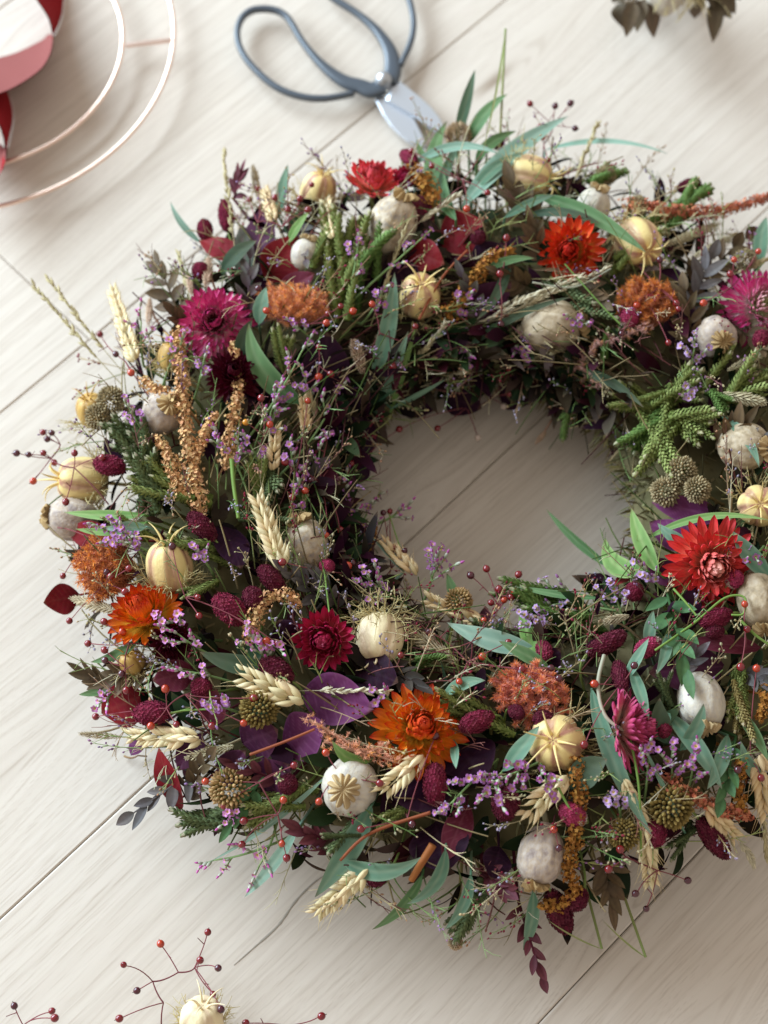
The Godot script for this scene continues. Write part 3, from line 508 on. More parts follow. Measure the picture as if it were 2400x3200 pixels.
const SCISSOR_HANDLES := [
	[-65,10,-351.1,-72.9,10,-347.7,-81.4,10,-351.1,-91,10,-354.6,-99,10,-360.2,-107,10,-367.9,-114,10,-376.3,-120.4,10,-385.5,-126.3,10,-395.5,-131.1,10,-405.5,-135.9,10,-414.2,-141.2,10,-419.2,-147.6,10,-421.8,-155.1,10,-422.4,-162.6,10,-421,-168.8,10,-415.6,-172.2,10,-407,-172.7,10,-396.9,-170.3,10,-386.2,-165.2,10,-375.6,-158,10,-365.8,-149.8,10,-356.7,-140.6,10,-349.1,-130.3,10,-343.9,-119,10,-340.8,-107.8,10,-340.3,-96.5,10,-342.1,-85.8,10,-345],
	[-60.5,10,-353.9,-57.6,10,-363.7,-57.6,10,-373.5,-59.5,10,-383.4,-63.9,10,-393.3,-70.2,10,-403.4,-78.3,10,-412.7,-87,10,-420.7,-96.3,10,-428,-104.5,10,-435.3,-110.4,10,-445.5,-110.6,10,-457.4,-103.7,10,-467.8,-92,10,-473,-77.9,10,-472.3,-65,10,-464.8,-54.5,10,-452.9,-47.6,10,-439.7,-43.6,10,-425,-41.8,10,-410.6,-42.7,10,-397.6,-45.6,10,-386.2,-49.1,10,-377,-51.6,10,-370],
]
const SCISSOR_BLADES := [
	[-62.7,10.5,-339,-59.9,10.5,-350.7,-53.1,10.5,-357,-45.8,10.5,-350,-36.9,10.5,-341.1,-29.1,10.5,-332.1,-23,10.5,-322.6,-20.1,10.5,-314.4,-20.7,10.5,-309.4,-23.2,10.5,-308.6,-29.3,10.5,-312.6,-35.9,10.5,-319.2,-42.6,10.5,-324.9,-53.8,10.5,-332.8],
	[-70.4,7.5,-342,-66.1,7.5,-346.8,-59.4,7.5,-342,-52,7.5,-335.1,-43.7,7.5,-328.2,-39.8,7.5,-320,-36,7.5,-310.5,-33.2,7.5,-303.1,-30.9,7.5,-296,-37.2,7.5,-299.1,-46,7.5,-304,-52.7,7.5,-310.5,-58.8,7.5,-318,-65,7.5,-328.9],
]
const SCISSOR_PIVOT := [
	[-64.1,12,-354.4],
]
const RIBBON := [
	[-304.6,0.6,-472.4,-305.3,0.6,-452.2,-306.8,0.6,-438.9,-307.1,0.6,-424.6,-309.7,0.6,-412.6,-312.2,0.6,-406.1,-315.3,0.6,-406.1,-319.2,0.6,-401.2,-325.8,0.6,-396.6,-337.3,0.6,-389.4,-349.8,0.6,-384.6,-358.1,0.6,-381.4,-373.2,0.6,-377.1,-377.2,0.6,-373.9,-366.1,0.6,-375,-357.3,0.6,-372.3,-348,0.6,-364.4,-341.9,0.6,-353.9,-337.2,0.6,-339.3,-335.6,0.6,-326.9,-336.5,0.6,-316.6,-337.7,0.6,-304.9,-339.7,0.6,-302.8,-342.7,0.6,-306.4,-349.6,0.6,-308.4,-363.9,0.6,-308.4],
	[-333.8,40,-437.5,-323.5,40,-417,-316.7,40,-405.3,-308.9,40,-392.5,-305.4,40,-384.1,-303.4,40,-375.8,-302.2,40,-366.4,-302.8,40,-358.1,-305.8,40,-348.4,-310.6,40,-340.7,-320.5,40,-331.5,-331.4,40,-324,-344.1,40,-319.4,-360.3,40,-317.4,-362.9,40,-318.4,-356.2,40,-317.4,-347.5,40,-312.4,-339.4,40,-303.9,-333.6,40,-293.5,-330.1,40,-283.7,-328.2,40,-275.3,-327.2,40,-270,-327.4,40,-263.2,-329.9,40,-253.1,-335.7,40,-246.8,-348.9,40,-242],
]
const HOOP := [
	[-370.5,-391.8,150.9],
	[-367,-387,109.7],
	[-254.8,12,-386.9,-220.9,12,-391.6],
]
const BUNCH := [
	[106.5,30,-408.6,112.2,20,-396.5],
	[116.6,50,-394.6,112.3,30,-379.8],
	[126.5,50,-392.5,134.4,20,-387.1],
	[123.4,50,-396.7,120.3,30,-384],
	[175.2,50,-396.7,175.3,30,-374.8],
	[164.8,60,-392.3,190.6,30,-396.7],
	[173.4,60,-396.5,191.1,40,-392.5],
	[111.9,40,-407.4,102.3,40,-403.1],
	[161.8,50,-396.7,165.7,20,-405.1],
	[178.7,60,-400.7,193.6,50,-396.7],
]
const BUNCH_CENTRE := [
	[144.6,50,-412.8],
]
const SCRAP := [
	[-224.4,2,151.3,-219.1,4,154.5,-215.6,4,151.6,-210.1,2,151.6],
]
const CRACKS := [
	[[-152.3,0,277.7,-141.7,0,268.3,-127,0,254.8,-116.3,0,239.7,-105.4,0,228.7,-96.5,0,223.1],0.5],
]
const GREENS := [
	[103.6,84.7,73.9,108.7,100.9,128.4,-0.16,0.977,0.14,20,"e"],
	[136.6,88.2,164.3,126.2,87.1,199,-0.022,0.96,0.281,15.2,"e"],
	[-134.6,80.5,189.2,-150.5,68.9,210.3,-0.11,0.924,0.366,12.1,"e"],
	[-1.4,76.7,-112.2,-13.6,95.6,-135,-0.019,0.889,0.458,13.3,"v"],
]
const STEMS := [
	[[91.9,99.6,116.8,115.8,99.5,99.8,134.2,100.6,85,145.5,101.7,84.9,144.2,101.7,94.9,137.2,101.3,95.6],1.5,0],
	[[106.1,94.4,76.8,111.7,97.8,86.2,117.5,99.2,95.4],1.5,0],
	[[142.2,101.9,99.2,149.5,101.5,107.6,158.6,99.7,114],1.8,0],
	[[63.1,95.6,118.2,58.2,99.1,137.5,61.7,101.2,157.4,76.8,100.8,168.1],2.4,1],
	[[-41.6,88.3,-108.8,-26.9,96.5,-134.5,-10.5,100.3,-152.8],1.8,2],
	[[-38,96.2,210.5,-71.4,89.5,220.6,-88.2,78.4,233.1],2.1,2],
	[[-36.7,89.8,227.1,-43.1,84.7,236.3,-48.7,77.8,244.3],4.8,3],
	[[-139.4,92.7,176.5,-118.4,97.8,169.9,-102.7,100.5,163.9],1.8,2],
	[[-155.7,100.3,-5.4,-153.7,99.9,12.9,-150.2,100.2,34.2],2.7,0],
	[[32.9,99,196.8,39,97.2,208.1,44.1,95.6,211.7],1.5,0],
	[[-155.8,95.6,150.2,-180.3,88.4,149.3],1.2,0],
	[[-99.3,88.8,62.2,-95.4,95.5,94],1.2,0],
	[[84.7,95,-101.6,73.6,96.2,-114.3,51.2,99.2,-143.1],1.2,0],
	[[74.2,100.8,168.1,78.2,97,196.3,79.5,81.3,231.6],1.5,0],
	[[30.4,96.2,-131.3,56.6,96.7,-127.6,80.2,100.6,-138.8],1.2,1],
	[[-52.2,53.4,38.6,-60.7,44.6,6.6],0.9,0],
]

var rng := RandomNumberGenerator.new()
var wreath: Node3D
var tally := {}
var M := {}
var cache := {}


class MB:
	var v := PackedVector3Array()
	var c := PackedColorArray()
	var uv := PackedVector2Array()
	var ix := PackedInt32Array()

	func add(p: Vector3, col: Color) -> int:
		v.append(p)
		c.append(col)
		return v.size() - 1

	func tri(a: int, b: int, d: int) -> void:
		ix.append(a)
		ix.append(b)
		ix.append(d)

	func quad(a: int, b: int, d: int, e: int) -> void:
		tri(a, b, d)
		tri(a, d, e)

	func sheet(rows: int, cols: int, first: int) -> void:
		for r in rows - 1:
			for k in cols - 1:
				var a := first + r * cols + k
				quad(a, a + 1, a + cols + 1, a + cols)

	func tube(pts: Array, r0: float, r1: float, sides: int, c0: Color, c1: Color, squash := 1.0, up := Vector3.ZERO) -> void:
		var n := pts.size()
		var first := v.size()
		var side := Vector3.ZERO
		for i in n:
			var t: Vector3 = (pts[mini(i + 1, n - 1)] - pts[maxi(i - 1, 0)]).normalized()
			if up != Vector3.ZERO:
				side = t.cross(up).normalized()
			elif i == 0:
				side = t.cross(Vector3.UP if absf(t.y) < 0.9 else Vector3.RIGHT).normalized()
			else:
				side = (side - t * side.dot(t)).normalized()
			var other := side.cross(t)
			var f := float(i) / maxf(n - 1, 1)
			var r := lerpf(r0, r1, f)
			var col := c0.lerp(c1, f)
			for k in sides:
				var a := TAU * k / sides
				add(pts[i] + side * cos(a) * r + other * sin(a) * r * squash, col)
		for i in n - 1:
			for k in sides:
				var a := first + i * sides + k
				var b := first + i * sides + (k + 1) % sides
				quad(a, b, b + sides, a + sides)
		for e in [0, n - 1]:
			var m := add(pts[e], c0 if e == 0 else c1)
			for k in sides:
				var a: int = first + e * sides + k
				var b: int = first + e * sides + (k + 1) % sides
				if e == 0:
					tri(a, m, b)
				else:
					tri(a, b, m)

	func stamp(o: MB, x: Transform3D, tint := Color.WHITE) -> void:
		var first := v.size()
		for i in o.v.size():
			v.append(x * o.v[i])
			c.append(o.c[i] * tint)
		for i in o.ix:
			ix.append(first + i)

	func mesh(flat := false) -> ArrayMesh:
		if flat:
			var v2 := PackedVector3Array()
			var c2 := PackedColorArray()
			var i2 := PackedInt32Array()
			for i in ix:
				i2.append(v2.size())
				v2.append(v[i])
				c2.append(c[i])
			v = v2
			c = c2
			ix = i2
		var n := PackedVector3Array()
		n.resize(v.size())
		for i in range(0, ix.size(), 3):
			var a := v[ix[i]]
			var f := (v[ix[i + 2]] - a).cross(v[ix[i + 1]] - a)
			n[ix[i]] += f
			n[ix[i + 1]] += f
			n[ix[i + 2]] += f
		for i in n.size():
			n[i] = (n[i] * 1e6).normalized() if n[i].length_squared() > 0.0 else Vector3.UP
		var arr := []
		arr.resize(Mesh.ARRAY_MAX)
		arr[Mesh.ARRAY_VERTEX] = v
		arr[Mesh.ARRAY_NORMAL] = n
		arr[Mesh.ARRAY_COLOR] = c
		if uv.size() == v.size():
			arr[Mesh.ARRAY_TEX_UV] = uv
		arr[Mesh.ARRAY_INDEX] = ix
		var m := ArrayMesh.new()
		m.add_surface_from_arrays(Mesh.PRIMITIVE_TRIANGLES, arr)
		return m


# ---------------------------------------------------------------- helpers

func p3(row: Array, i: int) -> Vector3:
	return Vector3(row[i], row[i + 1], row[i + 2]) * 0.001


func d3(row: Array, i: int) -> Vector3:
	return Vector3(row[i], row[i + 1], row[i + 2]).normalized()


func pts3(flat: Array) -> Array:
	var out := []
	for i in range(0, flat.size(), 3):
		out.append(p3(flat, i))
	return out


func col(r: float, g: float, b: float) -> Color:
	return Color(r, g, b, 1.0)


func vary(k: Color, amount := 0.15) -> Color:
	var f := 1.0 + rng.randf_range(-amount, amount)
	return Color(k.r * f * (1.0 + rng.randf_range(-amount, amount) * 0.5), k.g * f, k.b * f * (1.0 + rng.randf_range(-amount, amount) * 0.5), 1.0)


func put(parent: Node, called: String, child: Node3D, kind := "") -> Node3D:
	var key := str(parent.get_instance_id()) + called
	var n: int = tally.get(key, 0)
	tally[key] = n + 1
	child.name = called if n == 0 else "%s_%03d" % [called, n]
	parent.add_child(child, true)
	if kind != "":
		child.set_meta("kind", kind)
	return child


func piece(parent: Node, called: String, mesh: Mesh, mat: Material, x := Transform3D.IDENTITY, kind := "") -> MeshInstance3D:
	var o := MeshInstance3D.new()
	o.mesh = mesh
	o.material_override = mat
	o.transform = x
	put(parent, called, o, kind)
	return o


func holder(parent: Node, called: String, x := Transform3D.IDENTITY, label := "") -> Node3D:
	var o := Node3D.new()
	o.transform = x
	put(parent, called, o)
	if label != "":
		o.set_meta("label", label)
	return o


func thing(called: String, label: String, category: String, at := Vector3.ZERO) -> Node3D:
	var o := holder(self, called, Transform3D(Basis.IDENTITY, at), label)
	o.set_meta("category", category)
	return o


# A frame whose y runs along DIR and whose z leans towards FACING.
func frame(at: Vector3, dir: Vector3, facing := Vector3.UP, s := 1.0) -> Transform3D:
	var y := dir.normalized()
	var x := y.cross(facing)
	if x.length() < 0.01:
		x = y.cross(Vector3.RIGHT if absf(y.x) < 0.9 else Vector3.BACK)
	x = x.normalized()
	return Transform3D(Basis(x * s, y * s, x.cross(y) * s), at)


# The nearest point of the wreath's core ring.
func core(p: Vector3) -> Vector3:
	var flat := Vector3(p.x, 0, p.z).normalized() * 0.175
	return flat + Vector3(0, 0.04, 0)


func bez(a: Vector3, b: Vector3, k: Vector3, n: int) -> Array:
	var out := []
	for i in n + 1:
		var t := float(i) / n
		out.append(a.lerp(b, t).lerp(b.lerp(k, t), t))
	return out


func mat(called: String, rough: float, spec := 0.5, back := 0.0, coat := 0.0) -> StandardMaterial3D:
	var m := StandardMaterial3D.new()
	m.resource_name = called
	m.vertex_color_use_as_albedo = true
	m.roughness = rough
	m.metallic_specular = spec
	m.cull_mode = BaseMaterial3D.CULL_DISABLED
	if back > 0.0:
		m.backlight_enabled = true
		m.backlight = Color(back, back, back)
	if coat > 0.0:
		m.clearcoat_enabled = true
		m.clearcoat = coat
		m.clearcoat_roughness = 0.1
	M[called] = m
	return m


func blotch(seed_: int, freq: float, ramp: Array) -> NoiseTexture2D:
	var f := FastNoiseLite.new()
	f.seed = seed_
	f.frequency = freq
	f.fractal_octaves = 5
	var g := Gradient.new()
	var o := PackedFloat32Array()
	var k := PackedColorArray()
	for r in ramp:
		o.append(r[0])
		k.append(r[1])
	g.offsets = o
	g.colors = k
	var t := NoiseTexture2D.new()
	t.width = 384
	t.height = 384
	t.seamless = true
	t.noise = f
	t.color_ramp = g
	return t


# ---------------------------------------------------------------- shapes

# A thin blade along PATH: W is its widest half width, SHAPE where it is widest, FOLD lifts the edges, VEIN raises side veins.
func blade(mb: MB, path: Array, up: Vector3, w: float, shape: float, fold: float, c0: Color, c1: Color, edge: Color, across := 4, vein := 0.0, wave := 0.0) -> void:
	var n := path.size()
	var first := mb.v.size()
	var ph := rng.randf() * TAU
	for i in n:
		var t := float(i) / (n - 1)
		var tan_: Vector3 = (path[mini(i + 1, n - 1)] - path[maxi(i - 1, 0)]).normalized()
		var side := tan_.cross(up).normalized()
		var nor := side.cross(tan_)
		var half := w * pow(maxf(sin(PI * pow(clampf(t, 0.004, 0.996), shape)), 0.0), 0.85)
		half = maxf(half, w * 0.03 * (1.0 - t))
		for k in across + 1:
			var u := 2.0 * k / across - 1.0
			var lift := fold * absf(u) * half + wave * w * sin(t * 9.0 + ph + u * 1.5) * absf(u)
			if vein > 0.0:
				lift += vein * w * pow(absf(sin(PI * (t * 7.0 - absf(u) * 1.3))), 0.5) * (1.0 - absf(u) * 0.5)
			var kk := c0.lerp(c1, t)
			if absf(u) < 0.02:
				kk = kk.lerp(edge, 0.45)
			elif absf(u) > 0.97:
				kk = kk.lerp(edge, 0.5)
			elif vein > 0.0 and absf(sin(PI * (t * 7.0 - absf(u) * 1.3))) < 0.28:
				kk = kk.lerp(edge, 0.35)
			kk = kk * (1.0 + 0.10 * sin(t * 23.0 + ph + u * 4.0) * sin(t * 7.0 + u * 9.0 + ph * 2.0))
			if t > 0.93:
				kk = kk.lerp(col(0.16, 0.09, 0.05), 0.4)
			kk.a = 1.0
			mb.add(path[i] + side * half * u + nor * lift, kk)
	mb.sheet(n, across + 1, first)


func spindle(length: float, r: float, sides: int, c0: Color, c1: Color, belly := 0.4, flat := 1.0) -> MB:
	var mb := MB.new()
	var rows := 5
	for i in rows + 1:
		var t := float(i) / rows
		var rr := r * pow(maxf(sin(PI * pow(clampf(t, 0.01, 0.99), log(0.5) / log(belly))), 0.0), 0.8) + r * 0.03
		for k in sides:
			var a := TAU * k / sides
			mb.add(Vector3(cos(a) * rr, t * length, sin(a) * rr * flat), c0.lerp(c1, t))
	for i in rows:
		for k in sides:
			var a := i * sides + k
			var b := i * sides + (k + 1) % sides
			mb.quad(a, a + sides, b + sides, b)
	return mb


func lathe(profile: Array, sides: int, ripple: Callable, colour: Callable) -> MB:
	var mb := MB.new()
	var rows := profile.size()
	for i in rows:
		for k in sides:
			var a := TAU * k / sides
			var r: float = profile[i].x * ripple.call(a, float(i) / (rows - 1))
			mb.add(Vector3(cos(a) * r, profile[i].y, sin(a) * r), colour.call(a, float(i) / (rows - 1)))
	for i in rows - 1:
		for k in sides:
			var a := i * sides + k
			var b := i * sides + (k + 1) % sides
			mb.quad(a, a + sides, b + sides, b)
	return mb


# ---------------------------------------------------------------- flowers

const PALETTES := {
	"magenta": [[0.92, 0.78, 0.70], [0.84, 0.12, 0.34], [0.55, 0.016, 0.14], [0.66, 0.05, 0.2], [0.09, 0.02, 0.02]],
	"coral": [[0.90, 0.42, 0.28], [0.86, 0.14, 0.13], [0.70, 0.05, 0.08], [0.68, 0.06, 0.07], [0.3, 0.05, 0.02]],
	"scarlet": [[0.92, 0.52, 0.12], [0.84, 0.11, 0.03], [0.66, 0.03, 0.016], [0.55, 0.02, 0.014], [0.1, 0.01, 0.01]],
	"hotpink": [[0.92, 0.74, 0.70], [0.86, 0.11, 0.36], [0.66, 0.02, 0.20], [0.75, 0.5, 0.42], [0.52, 0.56, 0.28]],
	"flame": [[0.97, 0.68, 0.10], [0.93, 0.30, 0.022], [0.62, 0.03, 0.014], [0.74, 0.07, 0.02], [0.3, 0.05, 0.01]],
	"crimson": [[0.60, 0.11, 0.11], [0.55, 0.028, 0.085], [0.36, 0.012, 0.055], [0.42, 0.04, 0.09], [0.3, 0.05, 0.05]],
	"red": [[0.90, 0.34, 0.22], [0.86, 0.085, 0.075], [0.74, 0.035, 0.05], [0.90, 0.47, 0.37], [0.12, 0.05, 0.02]],
	"rose": [[0.72, 0.46, 0.36], [0.64, 0.10, 0.19], [0.48, 0.05, 0.16], [0.5, 0.05, 0.12], [0.3, 0.1, 0.05]],
	"maroon": [[0.16, 0.012, 0.025], [0.10, 0.006, 0.018], [0.06, 0.004, 0.014], [0.08, 0.006, 0.016], [0.05, 0.01, 0.01]],
}


func k3(a: Array) -> Color:
	return col(a[0], a[1], a[2])


func petal_mesh(pal: String, ring: float, curl: float, variant: int) -> ArrayMesh:
	var key := "petal%s%.2f%.2f%d" % [pal, ring, curl, variant]
	if cache.has(key):
		return cache[key]
	var P: Array = PALETTES[pal]
	var a := k3(P[0]).lerp(k3(P[3]), ring)
	var b := k3(P[1]).lerp(k3(P[3]), ring)
	var d := k3(P[2]).lerp(k3(P[3]) * 0.85, ring)
	d.a = 1.0
	var mb := MB.new()
	var rows := 10
	var r2 := RandomNumberGenerator.new()
	r2.seed = hash(key)
	var twist := r2.randf_range(-0.35, 0.35)
	var fade := r2.randf_range(0.82, 1.12)
	var w: float = {"hotpink": 0.075, "magenta": 0.105, "rose": 0.10, "red": 0.12}.get(pal, 0.135) * lerpf(1.0, 1.3, ring)
	for i in rows + 1:
		var t := float(i) / rows
		var half := r2.randf_range(0.94, 1.05) * w * pow(sin(PI * clampf(pow(t * 0.9 + 0.06, 1.05), 0.0, 1.0)), 0.6)
		if i == rows:
			half = w * 0.08
		for k in 7:
			var u := k / 3.0 - 1.0
			var z := curl * t * t * 0.55 + 0.6 * u * u * half - 0.05 * sin(PI * t) + twist * u * half * t + (0.012 if k % 2 == 0 else -0.012) * t + 0.02 * sin(t * 11.0 + twist * 20.0) * t
			var y := t - 0.16 * absf(curl) * t * t * t
			var lo := 0.36 if pal in ["flame", "scarlet", "magenta", "hotpink"] else 0.24
			var mid := 0.60 if pal in ["flame", "scarlet"] else 0.72
			var kk := a.lerp(b, smoothstep(lo, mid, t)) if t < mid else b.lerp(d, clampf((t - mid) / (0.98 - mid), 0, 1))
			kk = kk * fade * (0.86 if k % 2 == 1 else 1.0) * r2.randf_range(0.93, 1.07)
			kk.a = 1.0
			mb.add(Vector3(u * half, y, z), kk)
	mb.sheet(rows + 1, 7, 0)
	cache[key] = mb.mesh()
	return cache[key]


func strawflower(row: Array) -> void:
	var at := p3(row, 0)
	var axis := d3(row, 3)
	var R: float = row[6] * 0.001
	var pal: String = row[7]
	var open: float = row[8]
	var o := holder(wreath, "strawflower", frame(at - axis * R * 0.35, axis, Vector3(0.3, 0.2, 1)), row[9])
	var rings := 7
	var wide_open := pal == "hotpink" or pal == "magenta"
	var shut := pal in ["scarlet", "flame", "crimson", "coral", "red"]
	for k in rings:
		var f := float(k) / (rings - 1)
		var tilt := lerpf(1.62 * open, 0.55 if wide_open else (0.30 if shut else 0.42), pow(f, 0.6))
		var length := R * lerpf(1.0, 0.52, pow(f, 0.7))
		var n := int(lerpf({"hotpink": 44, "magenta": 32, "rose": 30, "red": 27}.get(pal, 23), 13, f))
		var curl: float = lerpf(-0.16, 0.95 if shut else 0.6, f) + (0.25 if open < 0.7 else 0.0) + [0.0, 0.14][k % 2]
		var meshes := []
		for q in 3:
			meshes.append(petal_mesh(pal, clampf(f * 1.15 - 0.35, 0, 1), snappedf(curl, 0.05), q))
		for j in n:
			var a := TAU * (j + 0.5 * (k % 2)) / n + rng.randf_range(-0.07, 0.07)
			var tl := tilt + rng.randf_range(-0.12, 0.12)
			var rad := Vector3(cos(a), 0, sin(a))
			var dir := Vector3.UP * cos(tl) + rad * sin(tl)
			var inward := (Vector3.UP * sin(tl) - rad * cos(tl)).normalized()
			var s := length * rng.randf_range(0.92, 1.06)
			var x := frame(rad * R * lerpf(0.16, 0.10, f) + Vector3.UP * R * 0.085 * k, dir, inward, s)
			x.basis = x.basis.rotated(dir.normalized(), rng.randf_range(-0.15, 0.15))
			piece(o, "petal", meshes[rng.randi() % 3], M.petal, x)
	var P: Array = PALETTES[pal]
	var mb := MB.new()
	var base := k3(P[4])
	var dot_ := spindle(0.16, 0.03, 5, base, base)
	var cr := 0.30 if wide_open else 0.2
	for i in 130:
		var rr := sqrt(i / 130.0)
		var a := i * 2.39996
		var q := Vector3(cos(a) * rr * cr, 0.42 + 0.10 * (1 - rr * rr), sin(a) * rr * cr)
		mb.stamp(dot_, frame(q * R, Vector3(q.x * 1.4, 0.5, q.z * 1.4), Vector3.BACK, R), col(1, 1, 1) * rng.randf_range(0.75, 1.25))
	piece(o, "centre", mb.mesh(), M.dry, Transform3D.IDENTITY, "stuff")
	var st := MB.new()
	var down := o.transform.affine_inverse() * core(at)
	st.tube(bez(Vector3(0, 0.01 * R, 0), Vector3(0, -R * 1.2, 0), down, 8), 0.0016, 0.0016, 6, col(0.22, 0.2, 0.08), col(0.2, 0.2, 0.09))
	piece(o, "stem", st.mesh(), M.leaf)
	var sep := MB.new()
	for j in 24:
		var a := TAU * j / 24.0
		var rad := Vector3(cos(a), 0, sin(a))
		var t0 := R * 0.05
		blade(sep, bez(rad * t0 - Vector3.UP * t0, rad * R * 0.28, rad * R * 0.42 + Vector3.UP * R * (0.1 + 0.1 * (j % 3)), 5), Vector3.UP - rad * 0.3, R * 0.07, 0.7, 0.1, k3(P[1]) * 0.7, k3(P[0]) * 0.75, k3(P[1]) * 0.7, 2)
	piece(o, "calyx", sep.mesh(), M.petal, Transform3D.IDENTITY, "stuff")


func poppy(row: Array, parent: Node = null) -> void:
	var at := p3(row, 0)
	var axis := d3(row, 3)
	var R: float = row[6] * 0.001
	var el: float = row[7]
	var tone: int = row[8]
	var o := holder(wreath if parent == null else parent, "poppy_pod", frame(at - axis * R * 0.1, axis, Vector3(rng.randf() - 0.5, 1, rng.randf() - 0.5)), row[9])
	var prof := []
	for i in 35:
		var t := i / 34.0
		var y := -cos(PI * t)
		var r := pow(maxf(sin(PI * t), 0.0), 0.82)
		r *= 1.0 + 0.05 * y
		if t < 0.1:
			r = maxf(r, 0.16)
		prof.append(Vector2(maxf(r, 0.10) * R, y * R * el))
	var ph := rng.randf() * TAU
	var wr := FastNoiseLite.new()
	wr.seed = int(R * 1e6) + int(absf(at.x) * 1e4)
	wr.frequency = 1.0
	wr.fractal_octaves = 4
	var body := lathe(prof, 66, func(a, t): return 1.0 + 0.034 * wr.get_noise_3d(cos(a) * 2.4, t * 2.6, sin(a) * 2.4) - 0.012 * absf(wr.get_noise_3d(cos(a) * 6.0, t * 3.0 + 40.0, sin(a) * 6.0)) + 0.016 * cos(11.0 * a) * sin(PI * t) + 0.03 * sin(2.0 * a + ph + t * 2.0) + 0.018 * sin(5.0 * a + ph * 2.0 - t * 5.0), func(_a, _t): return Color.WHITE)
	piece(o, "capsule", body.mesh(), M["pod%d" % tone])
	var neck := lathe([Vector2(0.3, -1.12), Vector2(0.24, -1.05), Vector2(0.30, -0.98), Vector2(0.42, -0.9)].map(func(q): return Vector2(q.x * R * 0.8, q.y * R * el)), 20, func(_a, _t): return 1.0, func(_a, _t): return Color.WHITE)
	piece(o, "neck", neck.mesh(), M["pod%d" % tone])
	var crown := MB.new()
	var lobes := 10 + (row[0] as int + 100000) % 3
	var top := R * el * 0.97
	var rows := 9
	var sides := lobes * 8
	var brown := col(0.42, 0.28, 0.13) if tone != 2 else col(0.50, 0.36, 0.19)
	for i in rows:
		var t := float(i) / (rows - 1)
		for k in sides:
			var a := TAU * k / sides
			var lobe := absf(cos(a * lobes * 0.5))
			var odd: float = 1.0 + 0.10 * sin(a * 3.0 + ph) + 0.10 * wr.get_noise_2d(floorf(a * lobes / TAU + 0.5) * 7.0, 3.0)
			var rr: float = R * 0.60 * odd * t * (1.0 - 0.32 * t * (1.0 - pow(lobe, 0.7)))
			var ridge := pow(lobe, 3.0)
			var y := top + R * (0.16 + 0.07 * sin(PI * minf(t * 1.2, 1.0)) + 0.15 * ridge * minf(t * 2.0, 1.0) - 0.05 * t + 0.16 * t * t * sin(a * 2.0 + ph) + 0.10 * t * t * wr.get_noise_2d(floorf(a * lobes / TAU + 0.5) * 13.0, 9.0) - 0.08 * pow(t, 4.0))
			crown.add(Vector3(cos(a) * rr, y, sin(a) * rr), brown)
	for i in rows - 1:
		for k in sides:
			var a := i * sides + k
			var b := i * sides + (k + 1) % sides
			crown.quad(a, a + sides, b + sides, b)
	var under := crown.v.size()
	for k in sides:
		var a := TAU * k / sides
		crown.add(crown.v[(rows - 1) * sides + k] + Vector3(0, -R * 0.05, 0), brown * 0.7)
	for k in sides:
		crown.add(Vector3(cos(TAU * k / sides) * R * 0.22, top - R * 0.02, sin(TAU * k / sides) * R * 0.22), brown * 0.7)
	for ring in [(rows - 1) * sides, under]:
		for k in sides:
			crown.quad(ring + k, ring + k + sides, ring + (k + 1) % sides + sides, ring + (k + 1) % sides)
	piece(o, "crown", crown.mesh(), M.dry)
	var st := MB.new()
	var down := o.transform.affine_inverse() * (core(at) if parent == null else at - axis * 0.06)
	st.tube(bez(Vector3(0, -R * el * 1.05, 0), Vector3(0, -R * el * 1.6, 0), down, 8), 0.0018, 0.0018, 7, col(0.3, 0.25, 0.14), col(0.26, 0.2, 0.1))
	piece(o, "stem", st.mesh(), M.dry)


